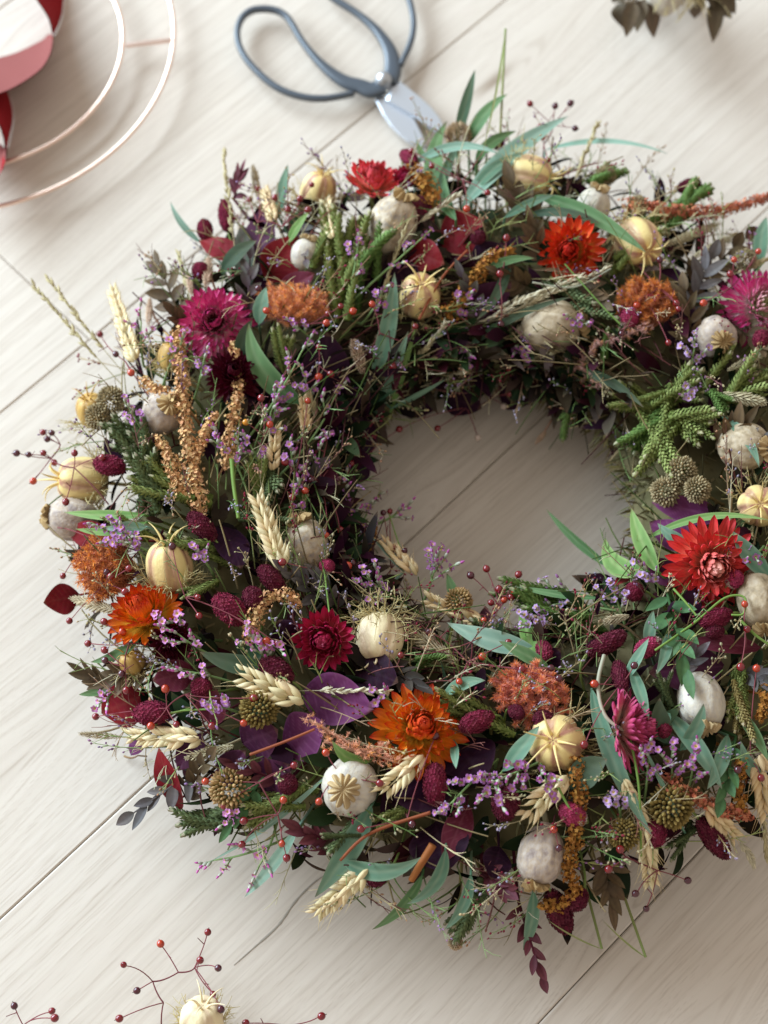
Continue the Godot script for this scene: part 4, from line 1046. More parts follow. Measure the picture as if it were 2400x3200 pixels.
func nigella(row: Array, parent: Node = null) -> void:
	var at := p3(row, 0)
	var axis := d3(row, 3)
	var R: float = row[6] * 0.001
	var tone: int = row[7]
	var o := holder(wreath if parent == null else parent, "seed_pod", frame(at - axis * R * 0.15, axis, Vector3(rng.randf() - 0.5, 1, rng.randf() - 0.5)), row[8])
	var base: Color = [col(0.82, 0.61, 0.24), col(0.86, 0.70, 0.42), col(0.58, 0.34, 0.07)][tone]
	var rose: Color = [col(0.40, 0.15, 0.11), col(0.74, 0.55, 0.36), col(0.42, 0.22, 0.05)][tone]
	var lobes := 6 if tone != 1 else 5
	var prof := []
	for i in 25:
		var t := i / 24.0
		var r := pow(maxf(sin(PI * pow(t, 0.92)), 0.0), 0.62)
		prof.append(Vector2(maxf(r, 0.02) * R, (-cos(PI * t) * 1.06 - 0.10 * pow(maxf(t - 0.8, 0.0) * 5.0, 2.0)) * R))
	var ph := rng.randf() * TAU
	var crush := 0.05 if tone == 1 else 0.012
	var f := FastNoiseLite.new()
	f.seed = int(R * 1e6)
	f.frequency = 0.9
	var body := lathe(prof, 72, func(a, t):
		var g: float = absf(sin(a * lobes * 0.5))
		return 1.0 - 0.115 * pow(1.0 - g, 2.5) * sin(PI * t) + crush * f.get_noise_3d(cos(a) * 2.2, t * 3.0, sin(a) * 2.2) * 2.0 + 0.02 * sin(a + ph),
		func(a, t):
			var g: float = absf(sin(a * lobes * 0.5 + PI * 0.5))
			var s: float = smoothstep(0.5, 0.9, g) * (0.55 + 0.45 * t) * (1.0 if f.get_noise_2d(a * 3.0, t * 6.0) > -0.25 else 0.55)
			return base.lerp(rose, s * (1.0 if int(a / TAU * lobes) % 2 == 0 else 0.8)).lerp(col(0.80, 0.70, 0.42), 0.25 * (1.0 - t)))
	piece(o, "capsule", body.mesh(), M.husk)
	for j in lobes:
		var a := TAU * j / lobes + ph
		var rad := Vector3(cos(a), 0, sin(a))
		var h := MB.new()
		var tip := rad * R * rng.randf_range(0.7, 1.3) + Vector3.UP * R * rng.randf_range(1.2, 1.9)
		h.tube(bez(rad * R * 0.16 + Vector3.UP * R * 0.84, rad * R * 0.42 + Vector3.UP * R * 1.55, tip, 7), R * 0.07, R * 0.012, 6, base, base)
		piece(o, "horn", h.mesh(), M.husk)
	var th := MB.new()
	var straw := col(0.55, 0.45, 0.22)
	for j in (24 if tone != 1 else 44):
		var a := TAU * j / 24.0 + rng.randf_range(-0.2, 0.2)
		var rad := Vector3(cos(a), 0, sin(a))
		var p0 := Vector3.DOWN * R * 1.0 + rad * R * 0.15
		var p1 := rad * R * rng.randf_range(1.0, 1.4) + Vector3.DOWN * R * rng.randf_range(0.6, 1.1)
		var p2 := rad * R * rng.randf_range(1.1, 1.75) + Vector3.UP * R * rng.randf_range(-0.6, 0.7)
		if tone == 1 and j % 2 == 0:
			p2 = rad * R * rng.randf_range(0.5, 1.6) + Vector3.DOWN * R * rng.randf_range(1.0, 2.6)
		var q := bez(p0, p1, p2, 8)
		th.tube(q, 0.00042, 0.00016, 4, straw, straw)
		for b in 4:
			var s: Vector3 = q[3 + b]
			var e := s + (rad + Vector3(rng.randf_range(-1, 1), rng.randf_range(-0.6, 1), rng.randf_range(-1, 1)) * 0.9) * R * rng.randf_range(0.3, 0.6)
			var mid := s.lerp(e, 0.5) + Vector3(rng.randf_range(-1, 1), rng.randf_range(-1, 1), rng.randf_range(-1, 1)) * R * 0.12
			var side := bez(s, mid, e, 4)
			th.tube(side, 0.00032, 0.00013, 4, straw, straw)
			var e2: Vector3 = side[2] + Vector3(rng.randf_range(-1, 1), rng.randf_range(-1, 1), rng.randf_range(-1, 1)) * R * 0.28
			th.tube([side[2], e2], 0.00026, 0.0001, 4, straw, straw)
	piece(o, "thread_bract", th.mesh(), M.dry, Transform3D.IDENTITY, "stuff")
	var st := MB.new()
	var down := o.transform.affine_inverse() * (core(at) if parent == null else at - axis * 0.05)
	st.tube(bez(Vector3(0, -R * 0.98, 0), Vector3(0, -R * 1.5, 0), down, 8), 0.0012, 0.0012, 6, straw, straw * 0.8)
	piece(o, "stem", st.mesh(), M.dry)


func wheat(row: Array) -> void:
	var a := p3(row, 0)
	var b := p3(row, 3)
	var w: float = row[9] * 0.001
	var L := a.distance_to(b)
	var o := holder(wreath, "wheat_ear", frame(a, b - a, d3(row, 6)))
	var k := col(0.72, 0.55, 0.28) if row[10] == 0 else col(0.68, 0.47, 0.22)
	var key := "husk%d" % row[10]
	if not cache.has(key):
		var list := []
		for n in 6:
			var mb := spindle([1.0, 0.92, 1.06, 0.96, 1.0, 1.1][n], [0.19, 0.21, 0.17, 0.2, 0.16, 0.18][n], 9, vary(k, 0.15), vary(k, 0.15).lerp(col(0.8, 0.72, 0.5), 0.3), 0.36, 0.62)
			for i in mb.v.size():
				var q := mb.v[i]
				q.z += 0.10 * sin(PI * q.y) + (0.05 if absf(q.x) < 0.06 and q.z > 0 else 0.0)
				mb.v[i] = q
			mb.tube(bez(Vector3(0, 0.93, 0.02), Vector3(0.02, 1.2, 0.05), Vector3(0.10 * (n - 2), [1.3, 1.75, 1.25, 2.1, 1.4, 1.6][n], 0.12), 4), 0.026, 0.006, 4, k, k)
			list.append(mb.mesh())
		cache[key] = list
	var n := maxi(5, int(L / (w * 0.30)))
	var hl := w * 0.82
	for i in n:
		var t := (i + 0.2) / n
		var shrink := 1.0 - 0.35 * t * t
		for s in [-1, 1, 0]:
			if (s == 0 and i % 2 == 1) or rng.randf() < 0.06:
				continue
			var out := Vector3(s * rng.randf_range(0.38, 0.62), 1.0, rng.randf_range(0.1, 0.35) if s != 0 else rng.randf_range(0.35, 0.6)).normalized()
			var at := Vector3(s * w * 0.10, t * L - hl * 0.35 + (hl * 0.2 if s == 1 else 0.0), w * (0.02 if s != 0 else 0.10))
			var x := frame(at, out, Vector3(s * 0.3, 0, 1), hl * shrink * rng.randf_range(0.85, 1.12))
			x.basis = x.basis.rotated(out, rng.randf_range(-0.4, 0.4))
			piece(o, "husk", cache[key][rng.randi() % 6], M.husk, x)
	var st := MB.new()
	var down := o.transform.affine_inverse() * core(a)
	st.tube(bez(Vector3(0, L * 0.9, 0), Vector3(0, -L * 0.2, 0), down, 8), w * 0.03, w * 0.04, 5, k * 0.8, k * 0.7)
	piece(o, "stem", st.mesh(), M.dry)


func grass_head(row: Array) -> void:
	var a := p3(row, 0)
	var b := p3(row, 3)
	var w: float = row[9] * 0.001
	var L := a.distance_to(b)
	var o := holder(wreath, "grass_head", frame(a, b - a, d3(row, 6)))
	var k: Color = [col(0.40, 0.30, 0.18), col(0.50, 0.42, 0.25), col(0.46, 0.26, 0.18)][row[10]]
	var sp := spindle(1.0, 0.13, 4, k, k.lerp(col(0.75, 0.66, 0.45), 0.5), 0.4)
	var mb := MB.new()
	var n := int(clampf(L / 0.00022, 110, 240))
	for i in n:
		var t := float(i) / n
		var ang := i * 2.39996
		var rad := Vector3(cos(ang), 0, sin(ang))
		var env := w * 0.32 * pow(sin(PI * clampf(t * 0.9 + 0.06, 0, 1)), 0.6)
		mb.stamp(sp, frame(Vector3.UP * t * L * 0.93 + rad * env * 0.35, rad * 0.75 + Vector3.UP, Vector3(rng.randf(), rng.randf(), 1), maxf(env * 1.15, w * 0.16) * rng.randf_range(0.8, 1.25)), col(1, 1, 1) * rng.randf_range(0.7, 1.2))
	piece(o, "seed_scale", mb.mesh(), M.dry, Transform3D.IDENTITY, "stuff")
	var st := MB.new()
	var down := o.transform.affine_inverse() * core(a)
	st.tube(bez(Vector3(0, L * 0.9, 0), Vector3(0, -L * 0.2, 0), down, 8), 0.0007, 0.0009, 5, k * 0.8, k * 0.7)
	piece(o, "stem", st.mesh(), M.dry)


func grass_plume(row: Array) -> void:
	var a := p3(row, 0)
	var b := p3(row, 3)
	var w: float = row[9] * 0.001
	var up := d3(row, 6)
	var L := a.distance_to(b)
	var k := col(0.52, 0.43, 0.24) if row[10] == 0 else col(0.66, 0.58, 0.40)
	var mb := MB.new()
	var q := bez(a, a.lerp(b, 0.5) + up * L * 0.08, b, 14)
	mb.tube(q, w * 0.16, 0.0002, 5, k * 0.8, k)
	var sp := spindle(1.0, 0.15, 4, k * 0.85, k, 0.4)
	for i in 64:
		var t := 0.25 + 0.75 * i / 64.0
		var f := t * 14.0
		var s: Vector3 = (q[int(minf(f, 13))] as Vector3).lerp(q[mini(int(f) + 1, 14)], f - int(f))
		var dir := (b - a).normalized() + Vector3(rng.randf_range(-1, 1), rng.randf_range(-1, 1), rng.randf_range(-1, 1)) * 0.42
		mb.stamp(sp, frame(s, dir, Vector3(rng.randf(), 1, rng.randf()), 0.0055 * rng.randf_range(0.6, 1.2)), col(1, 1, 1) * rng.randf_range(0.75, 1.15))
	piece(wreath, "grass_plume", mb.mesh(), M.dry, Transform3D.IDENTITY, "stuff")


# Feathery plume hairs round a point that faces DIR.
func fluff(mb: MB, at: Vector3, dir: Vector3, length: float, r: float, ca: Color, cb: Color, n: int) -> void:
	for i in n:
		var t := float(i) / n
		var s := at + dir * length * t
		var e := dir * 0.7 + Vector3(rng.randf_range(-1, 1), rng.randf_range(-1, 1), rng.randf_range(-1, 1))
		var q := e.normalized() * r * rng.randf_range(0.6, 1.3)
		var side := q.cross(Vector3(rng.randf_range(-1, 1), 1, rng.randf_range(-1, 1))).normalized() * r * 0.055
		var k := ca.lerp(cb, clampf(t * t + rng.randf_range(-0.25, 0.25), 0, 1)) * rng.randf_range(0.75, 1.2)
		k.a = 1.0
		var i0 := mb.add(s - side, k)
		var i1 := mb.add(s + side, k)
		var i2 := mb.add(s + q * 0.6 + side * 0.8 + dir * r * 0.1, k)
		var i3 := mb.add(s + q, k)
		mb.tri(i0, i1, i2)
		mb.tri(i0, i2, i3)


const FLUFF := [[[0.84, 0.42, 0.27], [0.88, 0.38, 0.08]], [[0.64, 0.25, 0.14], [0.80, 0.30, 0.05]], [[0.88, 0.40, 0.34], [0.90, 0.31, 0.08]], [[0.72, 0.42, 0.36], [0.76, 0.36, 0.10]]]


func celosia(row: Array) -> void:
	var at := p3(row, 0)
	var dir := d3(row, 3)
	var rx: float = row[6] * 0.001
	var ry: float = row[7] * 0.001
	var F: Array = FLUFF[row[8]]
	var x := frame(at, dir, Vector3.UP)
	var mb := MB.new()
	var roots := -ry * 0.55
	for i in 44:
		var z := 1.0 - 1.05 * (i + 0.5) / 44.0
		var a := i * 2.39996
		var rr := sqrt(1.0 - z * z)
		var q := Vector3(cos(a) * rr * rx * 0.92, z * ry * 0.58, sin(a) * rr * rx * 0.74) * rng.randf_range(0.80, 1.04)
		var r0 := Vector3(0, roots, 0).lerp(q, 0.40)
		var d := (q - r0)
		for j in 9:
			var t := 0.15 + 0.85 * j / 8.0
			var swell := 0.0042 * sin(PI * minf(t * 0.75 + 0.15, 1.0))
			var at2 := r0 + d * t + Vector3(rng.randf_range(-1, 1), rng.randf_range(-1, 1), rng.randf_range(-1, 1)) * swell * 0.6
			fluff(mb, at2, (d.normalized() + Vector3(rng.randf_range(-1, 1), rng.randf_range(-0.5, 1), rng.randf_range(-1, 1)) * 0.6).normalized(), 0.0036, 0.0036, k3(F[0]), k3(F[0]).lerp(k3(F[1]), clampf(t * 1.25 - 0.1, 0, 1)), 46)
		mb.tube([Vector3(0, roots, 0), r0, q], 0.0011, 0.0008, 5, k3(F[0]) * 0.8, k3(F[0]))
	piece(wreath, "celosia_plume", mb.mesh(), M.fuzz, x, "stuff")


func droop(row: Array) -> void:
	var pts := pts3(row[0])
	var w: float = row[1] * 0.001
	var F: Array = FLUFF[row[2]]
	var mb := MB.new()
	for i in pts.size() - 1:
		var a: Vector3 = pts[i]
		var b: Vector3 = pts[i + 1]
		var n := maxi(10, int(a.distance_to(b) / 0.0011))
		for j in n:
			var s := a.lerp(b, float(j) / n) + Vector3(rng.randf_range(-1, 1), rng.randf_range(-1, 1), rng.randf_range(-1, 1)) * w * 0.22
			var d := ((b - a).normalized() * 0.5 + Vector3(rng.randf_range(-1, 1), rng.randf_range(-0.6, 1), rng.randf_range(-1, 1))).normalized()
			fluff(mb, s, d, w * 0.28, 0.0026, k3(F[0]), k3(F[1]) if rng.randf() < 0.5 else k3(F[0]), 22)
	mb.tube(pts, 0.0012, 0.0006, 5, k3(F[0]) * 0.6, k3(F[0]) * 0.6)
	piece(wreath, "celosia_plume", mb.mesh(), M.fuzz, Transform3D.IDENTITY, "stuff")


func amaranth(row: Array) -> void:
	var pts := pts3(row[0])
	var w: float = row[1] * 0.001
	var ramp: Array = [[col(0.66, 0.41, 0.18), col(0.60, 0.30, 0.15)], [col(0.46, 0.22, 0.05), col(0.34, 0.13, 0.035)], [col(0.60, 0.24, 0.12), col(0.48, 0.13, 0.085)]][row[2]]
	if not cache.has("grain"):
		var g := MB.new()
		for k in 5:
			var a := TAU * k / 5
			var rad := Vector3(cos(a), 0.55, sin(a))
			var s := Vector3(-sin(a), 0, cos(a)) * 0.34
			var i0 := g.add(Vector3(0, -0.2, 0), Color.WHITE)
			var i1 := g.add(rad * 0.5 + s, Color.WHITE)
			var i2 := g.add(rad, Color.WHITE)
			var i3 := g.add(rad * 0.5 - s, Color.WHITE)
			var i4 := g.add(Vector3(0, 0.55, 0), Color.WHITE)
			g.quad(i0, i1, i2, i3)
			g.tri(i4, i1, i2)
			g.tri(i4, i2, i3)
		cache.grain = g
	var mb := MB.new()
	var total := 0.0
	for i in pts.size() - 1:
		total += pts[i].distance_to(pts[i + 1])
	var run := 0.0
	for i in pts.size() - 1:
		var a: Vector3 = pts[i]
		var b: Vector3 = pts[i + 1]
		var seg := a.distance_to(b)
		var n := int(seg / 0.0034) + 1
		for j in n:
			var t := float(j) / n
			var along := (run + seg * t) / total
			var fat := w * 0.5 * (1.05 - 0.45 * along) * rng.randf_range(0.65, 1.15)
			var mid := a.lerp(b, t)
			for g in 26:
				var dir := Vector3(rng.randf_range(-1, 1), rng.randf_range(-1, 1), rng.randf_range(-1, 1)).normalized()
				var q := mid + dir * fat * pow(rng.randf(), 0.4) + (b - a).normalized() * rng.randf_range(-1, 1) * 0.0022
				var k: Color = vary(ramp[0].lerp(ramp[1], rng.randf()), 0.2)
				mb.stamp(cache.grain, frame(q, dir + Vector3(rng.randf_range(-1, 1), rng.randf_range(-1, 1), rng.randf_range(-1, 1)) * 0.5, Vector3(rng.randf(), 1, rng.randf()), 0.00125 * rng.randf_range(0.8, 1.3)), k)
		run += seg
	var o := holder(wreath, "amaranth_tassel")
	piece(o, "grain", mb.mesh(), M.dry, Transform3D.IDENTITY, "stuff")
	var st := MB.new()
	var c0 := core(pts[0])
	st.tube([c0, c0.lerp(pts[0], 0.6)] + pts, 0.0011, 0.0006, 5, ramp[1], ramp[0] * 0.8)
	piece(o, "stem", st.mesh(), M.dry)


func burnet_mesh(tone: int, variant: int) -> ArrayMesh:
	var key := "burnet%d%d" % [tone, variant]
	if cache.has(key):
		return cache[key]
	var k: Color = [col(0.105, 0.014, 0.028), col(0.19, 0.020, 0.045), col(0.42, 0.05, 0.12)][tone]
	var mb := MB.new()
	var petal := MB.new()
	for j in 4:
		var a := TAU * j / 4
		var rad := Vector3(cos(a), 0, sin(a))
		var s := Vector3(-sin(a), 0, cos(a))
		var i0 := petal.add(Vector3(0, 0.1, 0), Color.WHITE)
		var i1 := petal.add(rad * 0.55 + s * 0.42 + Vector3(0, 0.5, 0), Color.WHITE)
		var i2 := petal.add(rad * 1.0 + Vector3(0, 0.85, 0), Color.WHITE)
		var i3 := petal.add(rad * 0.55 - s * 0.42 + Vector3(0, 0.5, 0), Color.WHITE)
		petal.tri(i0, i1, i2)
		petal.tri(i0, i2, i3)
	var r2 := RandomNumberGenerator.new()
	r2.seed = 50 + variant + tone * 7
	var n := 230
	for i in n:
		var z := 1.0 - 2.0 * (i + 0.5) / n
		var a := i * 2.39996
		var rr := sqrt(1.0 - z * z)
		var d := Vector3(cos(a) * rr, z, sin(a) * rr)
		var q := Vector3(d.x * 0.43, 0.5 + z * 0.48, d.z * 0.43) * Vector3(r2.randf_range(0.93, 1.05), 1, r2.randf_range(0.93, 1.05))
		var kk := (k * r2.randf_range(0.45, 1.3)).lerp(col(0.30, 0.10, 0.11), 0.25 * r2.randf())
		if tone == 2 and z < -0.45 + r2.randf_range(-0.2, 0.2):
			kk = col(0.55, 0.42, 0.36)
		kk.a = 1.0
		mb.stamp(petal, frame(q - d * 0.03, d + Vector3(r2.randf_range(-1, 1), r2.randf_range(-1, 1), r2.randf_range(-1, 1)) * 0.25, Vector3(r2.randf_range(-1, 1), 0.3, r2.randf_range(-1, 1)), r2.randf_range(0.055, 0.085)), kk)
	var inner := lathe(range(9).map(func(i): return Vector2(maxf(sin(PI * i / 8.0), 0.02) * 0.41, 0.5 - cos(PI * i / 8.0) * 0.46)), 14, func(_a, _t): return 1.0, func(_a, _t): return k)
	mb.stamp(inner, Transform3D.IDENTITY)
	cache[key] = mb.mesh()
	return cache[key]


func burnet(row: Array) -> void:
	var a := p3(row, 0)
	var b := p3(row, 3)
	var w: float = row[9] * 0.001
	var L := maxf(a.distance_to(b), w * 0.9)
	var x := frame(a, b - a, d3(row, 6))
	var o := holder(wreath, "burnet_head", x)
	piece(o, "flower_head", burnet_mesh(row[10], rng.randi() % 3), M.dry, Transform3D(Basis.from_scale(Vector3(w * 1.05, L * 1.02, w * 1.05)), Vector3.ZERO), "stuff")
	var st := MB.new()
	var down := x.affine_inverse() * core(a)
	st.tube(bez(Vector3(0, L * 0.1, 0), Vector3(0, -L * 0.7, 0), down, 9), 0.0007, 0.0009, 5, col(0.20, 0.26, 0.07), col(0.16, 0.22, 0.06))
	piece(o, "stem", st.mesh(), M.leaf)


func cone_head(row: Array) -> void:
	var at := p3(row, 0)
	var axis := d3(row, 3)
	var R: float = row[6] * 0.001
	var k: Array = [[col(0.20, 0.15, 0.07), col(0.42, 0.33, 0.19)], [col(0.13, 0.09, 0.025), col(0.30, 0.21, 0.07)], [col(0.26, 0.25, 0.06), col(0.48, 0.28, 0.14)], [col(0.34, 0.28, 0.12), col(0.52, 0.36, 0.24)]][row[7]]
	var o := holder(wreath, "seed_head", frame(at, axis, Vector3.UP))
	var sp := spindle(1.0, 0.2, 6, k[0], k[1], 0.55)
	var mb := MB.new()
	var n := 150
	for i in n:
		var z := 1.0 - 1.7 * (i + 0.5) / n
		var a := i * 2.39996
		var rr := sqrt(1.0 - z * z)
		var d := Vector3(cos(a) * rr, z, sin(a) * rr)
		mb.stamp(sp, frame(d * R * 0.56, d + Vector3.UP * 0.35, Vector3(rng.randf_range(-1, 1), 0.2, 1), R * 0.42 * rng.randf_range(0.8, 1.15)), col(1, 1, 1) * rng.randf_range(0.6, 1.25))
	piece(o, "seed", mb.mesh(), M.dry, Transform3D.IDENTITY, "stuff")
	var st := MB.new()
	var down := o.transform.affine_inverse() * core(at)
	st.tube(bez(Vector3(0, R * 0.3, 0), Vector3(0, -R * 1.2, 0), down, 8), 0.0011, 0.0011, 5, k[0], k[0])
	piece(o, "stem", st.mesh(), M.dry)


const LEAF_COLOURS := {
	"g": [[0.075, 0.165, 0.062], [0.10, 0.21, 0.085], [0.20, 0.28, 0.14]],
	"t": [[0.095, 0.20, 0.125], [0.14, 0.27, 0.185], [0.26, 0.33, 0.22]],
	"m": [[0.20, 0.35, 0.265], [0.27, 0.43, 0.34], [0.40, 0.50, 0.38]],
	"b": [[0.11, 0.22, 0.05], [0.15, 0.28, 0.075], [0.30, 0.36, 0.14]],
	"d": [[0.03, 0.065, 0.035], [0.04, 0.08, 0.045], [0.08, 0.10, 0.06]],
	"o": [[0.24, 0.30, 0.10], [0.28, 0.28, 0.12], [0.3, 0.3, 0.14]],
}


func long_leaf(row: Array) -> void:
	var a := p3(row, 0)
	var b := p3(row, 3)
	var up := d3(row, 6)
	var w: float = row[9] * 0.001
	var K: Array = LEAF_COLOURS[row[10]]
	var bend: float = row[11]
	var L := a.distance_to(b)
	var side := (b - a).cross(up).normalized()
	var mid := a.lerp(b, 0.5) + up * L * 0.07 - side * L * bend * 1.6
	var inside := core(a)
	var mb := MB.new()
	var tip := k3(K[1]).lerp(col(0.30, 0.12, 0.07), 0.12)
	var lean := (up + side * rng.randf_range(-0.35, 0.35)).normalized()
	blade(mb, bez(a, mid, b, 26), lean, w * 0.62, 0.78, 0.16, vary(k3(K[0]), 0.08), tip, k3(K[2]), 6, 0.0, 0.03)
	mb.tube(bez(a, a.lerp(inside, 0.5) + up * 0.004, inside, 6), 0.0008, 0.001, 5, k3(K[0]), col(0.2, 0.08, 0.03))
	piece(wreath, "eucalyptus_leaf" if w > 0.0035 else "grass_blade", mb.mesh(), M.leaf)


const ROUND_COLOURS := {
	"r": [[0.135, 0.008, 0.014], [0.21, 0.014, 0.018], [0.22, 0.04, 0.035]],
	"p": [[0.052, 0.012, 0.03], [0.072, 0.018, 0.042], [0.12, 0.04, 0.075]],
	"P": [[0.115, 0.026, 0.082], [0.15, 0.036, 0.11], [0.24, 0.08, 0.18]],
	"d": [[0.018, 0.006, 0.014], [0.026, 0.008, 0.019], [0.05, 0.018, 0.035]],
	"q": [[0.105, 0.014, 0.028], [0.15, 0.03, 0.05], [0.2, 0.06, 0.08]],
	"v": [[0.03, 0.042, 0.022], [0.05, 0.045, 0.028], [0.11, 0.05, 0.05]],
}


func round_leaf(row: Array) -> void:
	var a := p3(row, 0)
	var b := p3(row, 3)
	var up := d3(row, 6)
	var w: float = row[9] * 0.001
	var K: Array = ROUND_COLOURS[row[10]]
	var L := a.distance_to(b)
	var side := (b - a).cross(up).normalized()
	var lean := (up + side * rng.randf_range(-0.3, 0.3)).normalized()
	var mid := a.lerp(b, 0.5) + up * L * rng.randf_range(0.02, 0.16)
	var mb := MB.new()
	blade(mb, bez(a, mid, b, 34), lean, w * 0.52, 0.86, rng.randf_range(0.05, 0.25), vary(k3(K[0]), 0.1), k3(K[1]), k3(K[2]), 14, 0.022, 0.07)
	var inside := core(a)
	mb.tube(bez(a.lerp(b, 0.2), a, inside, 6), 0.0007, 0.0009, 5, k3(K[2]), k3(K[1]))
	piece(wreath, "smoke_bush_leaf", mb.mesh(), M.gloss)


const DARK_COLOURS := {
	"b": [[0.085, 0.055, 0.03], [0.14, 0.09, 0.045]], "g": [[0.105, 0.09, 0.085], [0.16, 0.14, 0.135]], "v": [[0.085, 0.05, 0.06], [0.12, 0.115, 0.085]],
	"q": [[0.10, 0.022, 0.032], [0.16, 0.045, 0.055]], "e": [[0.06, 0.13, 0.05], [0.085, 0.17, 0.065]], "d": [[0.035, 0.025, 0.02], [0.06, 0.045, 0.035]],
}


func leaf_sprig(row: Array, parent: Node, called: String, count := 9, inner := true) -> void:
	var a := p3(row, 0)
	var b := p3(row, 3)
	var up := d3(row, 6)
	var ll: float = row[9] * 0.001
	var K: Array = DARK_COLOURS[row[10]]
	var L := a.distance_to(b)
	var o := holder(parent, called, Transform3D(Basis.IDENTITY, a))
	var q := bez(Vector3.ZERO, (b - a) * 0.5 + up * L * 0.08, b - a, 10)
	var st := MB.new()
	st.tube(q, 0.0010, 0.0005, 5, k3(K[0]) * 0.7, k3(K[0]))
	if inner:
		st.tube([Vector3.ZERO, core(a) - a], 0.001, 0.001, 5, k3(K[0]), k3(K[0]))
	piece(o, "stem", st.mesh(), M.dry)
	var dir := (b - a).normalized()
	var side := dir.cross(up).normalized()
	for i in count:
		var t := (i + 1.0) / count
		var s := 1.0 if i % 2 == 0 else -1.0
		var base: Vector3 = q[int(t * 10)]
		var open := lerpf(1.1, 0.25, t) + rng.randf_range(-0.25, 0.25)
		var d := (dir * cos(open) + side * s * sin(open) + up * rng.randf_range(-0.15, 0.5)).normalized()
		if i == count - 1:
			d = dir
		var e := base + d * ll * rng.randf_range(0.75, 1.1)
		var mb := MB.new()
		var lean := (up + side * rng.randf_range(-0.6, 0.6)).normalized()
		blade(mb, bez(base, base.lerp(e, 0.5) + up * ll * rng.randf_range(-0.05, 0.16), e, 12), lean, ll * rng.randf_range(0.15, 0.24), 0.82, 0.28, vary(k3(K[0]), 0.2), vary(k3(K[1]), 0.2), k3(K[0]) * 0.7, 4, 0.0, 0.03)
		piece(o, "leaf", mb.mesh(), M.leaf)


func bare_stem(row: Array) -> void:
	var k: Color = [col(0.17, 0.27, 0.06), col(0.38, 0.36, 0.26), col(0.26, 0.07, 0.03), col(0.30, 0.10, 0.03)][row[2]]
	var mb := MB.new()
	var q := smooth_path(pts3(row[0]), 30)
	mb.tube(q, row[1] * 0.0005, row[1] * 0.0004, 7, k, vary(k, 0.15))
	piece(wreath, "bare_stem", mb.mesh(), M.leaf)


func branchlet(tone: String, variant: int) -> ArrayMesh:
	var key := "branchlet%s%d" % [tone, variant]
	if cache.has(key):
		return cache[key]
	var K: Array = {"l": [col(0.12, 0.155, 0.035), col(0.29, 0.32, 0.10)], "g": [col(0.075, 0.14, 0.03), col(0.17, 0.26, 0.07)], "d": [col(0.06, 0.085, 0.032), col(0.15, 0.185, 0.075)], "t": [col(0.22, 0.16, 0.05), col(0.36, 0.28, 0.11)]}[tone]
	var r2 := RandomNumberGenerator.new()
	r2.seed = 90 + variant
	var L: float = [0.026, 0.036, 0.047][variant]
	var rad0 := 0.0017
	var mb := MB.new()
	var sc := MB.new()
	var i0 := sc.add(Vector3(-0.42, 0, 0.0), Color.WHITE)
	var i1 := sc.add(Vector3(0.42, 0, 0.0), Color.WHITE)
	var i2 := sc.add(Vector3(0, 0.55, 0.46), Color.WHITE)
	var i3 := sc.add(Vector3(0, 1.15, 0.24), Color.WHITE)
	sc.tri(i0, i2, i1)
	sc.tri(i0, i3, i2)
	sc.tri(i2, i3, i1)
	var n := int(L / 0.00036)
	for i in n:
		var t := float(i) / n
		var a := i * 2.39996
		var rad := Vector3(cos(a), 0, sin(a))
		var bow := Vector3(0.10 * t * t * L, 0, 0)
		var r := rad0 * (1.0 - 0.35 * pow(t, 3.0))
		var k: Color = K[0].lerp(K[1], clampf(0.25 + t * 0.5 + r2.randf_range(-0.45, 0.45), 0, 1))
		if t > 0.95:
			k = k.lerp(col(0.45, 0.36, 0.26), 0.6)
		mb.stamp(sc, frame(bow + Vector3.UP * t * L * 0.97 + rad * r * 0.75, Vector3.UP * 1.0 + rad * (0.42 if t < 0.94 else -0.3), rad, 0.0025 * r2.randf_range(0.85, 1.15)), k)
	mb.tube([Vector3.ZERO, Vector3(0.025 * L, L * 0.5, 0), Vector3(0.1 * L, L, 0)], rad0, rad0 * 0.6, 6, K[0], K[1])
	cache[key] = mb.mesh()
	return cache[key]


func conifer(row: Array) -> void:
	var a := p3(row, 0)
	var b := p3(row, 3)
	var up := d3(row, 6)
	var n: int = row[10]
	var spread: float = row[11]
	var tone: String = row[12]
	var L := a.distance_to(b)
	var dir := (b - a).normalized()
	var side := dir.cross(up).normalized()
	var o := holder(wreath, "conifer_sprig", Transform3D(Basis.IDENTITY, a))
	var st := MB.new()
	var tail := core(a) - a
	st.tube([tail, Vector3.ZERO, (b - a) * 0.6], 0.0014, 0.0009, 6, col(0.13, 0.09, 0.04), col(0.12, 0.14, 0.04))
	piece(o, "stem", st.mesh(), M.dry)
	var width: float = row[9] * 0.001
	for i in n:
		var f := (i + 0.5) / n
		var variant := rng.randi() % 3
		var bl: float = [0.026, 0.036, 0.047][variant]
		var s := minf(1.15, L / bl)
		var lat := (f * 2.0 - 1.0) if n > 2 else 0.0
		lat = lat if i % 2 == 0 else -lat
		var end := dir * L * rng.randf_range(0.62, 1.0) + side * lat * width * 0.5 + up * rng.randf_range(-0.004, 0.006)
		var d := (dir + side * (lat * spread * 1.6 + rng.randf_range(-0.12, 0.12)) + up * rng.randf_range(-0.12, 0.25)).normalized()
		var start := end - d * bl * s
		var x := frame(start, d, up + side * rng.randf_range(-1, 1), s)
		var fat := 1.1 if spread >= 0.38 else 1.0
		x.basis = Basis(x.basis.x * fat, x.basis.y, x.basis.z * fat)
		piece(o, "branchlet", branchlet(tone, variant), M.leaf, x)


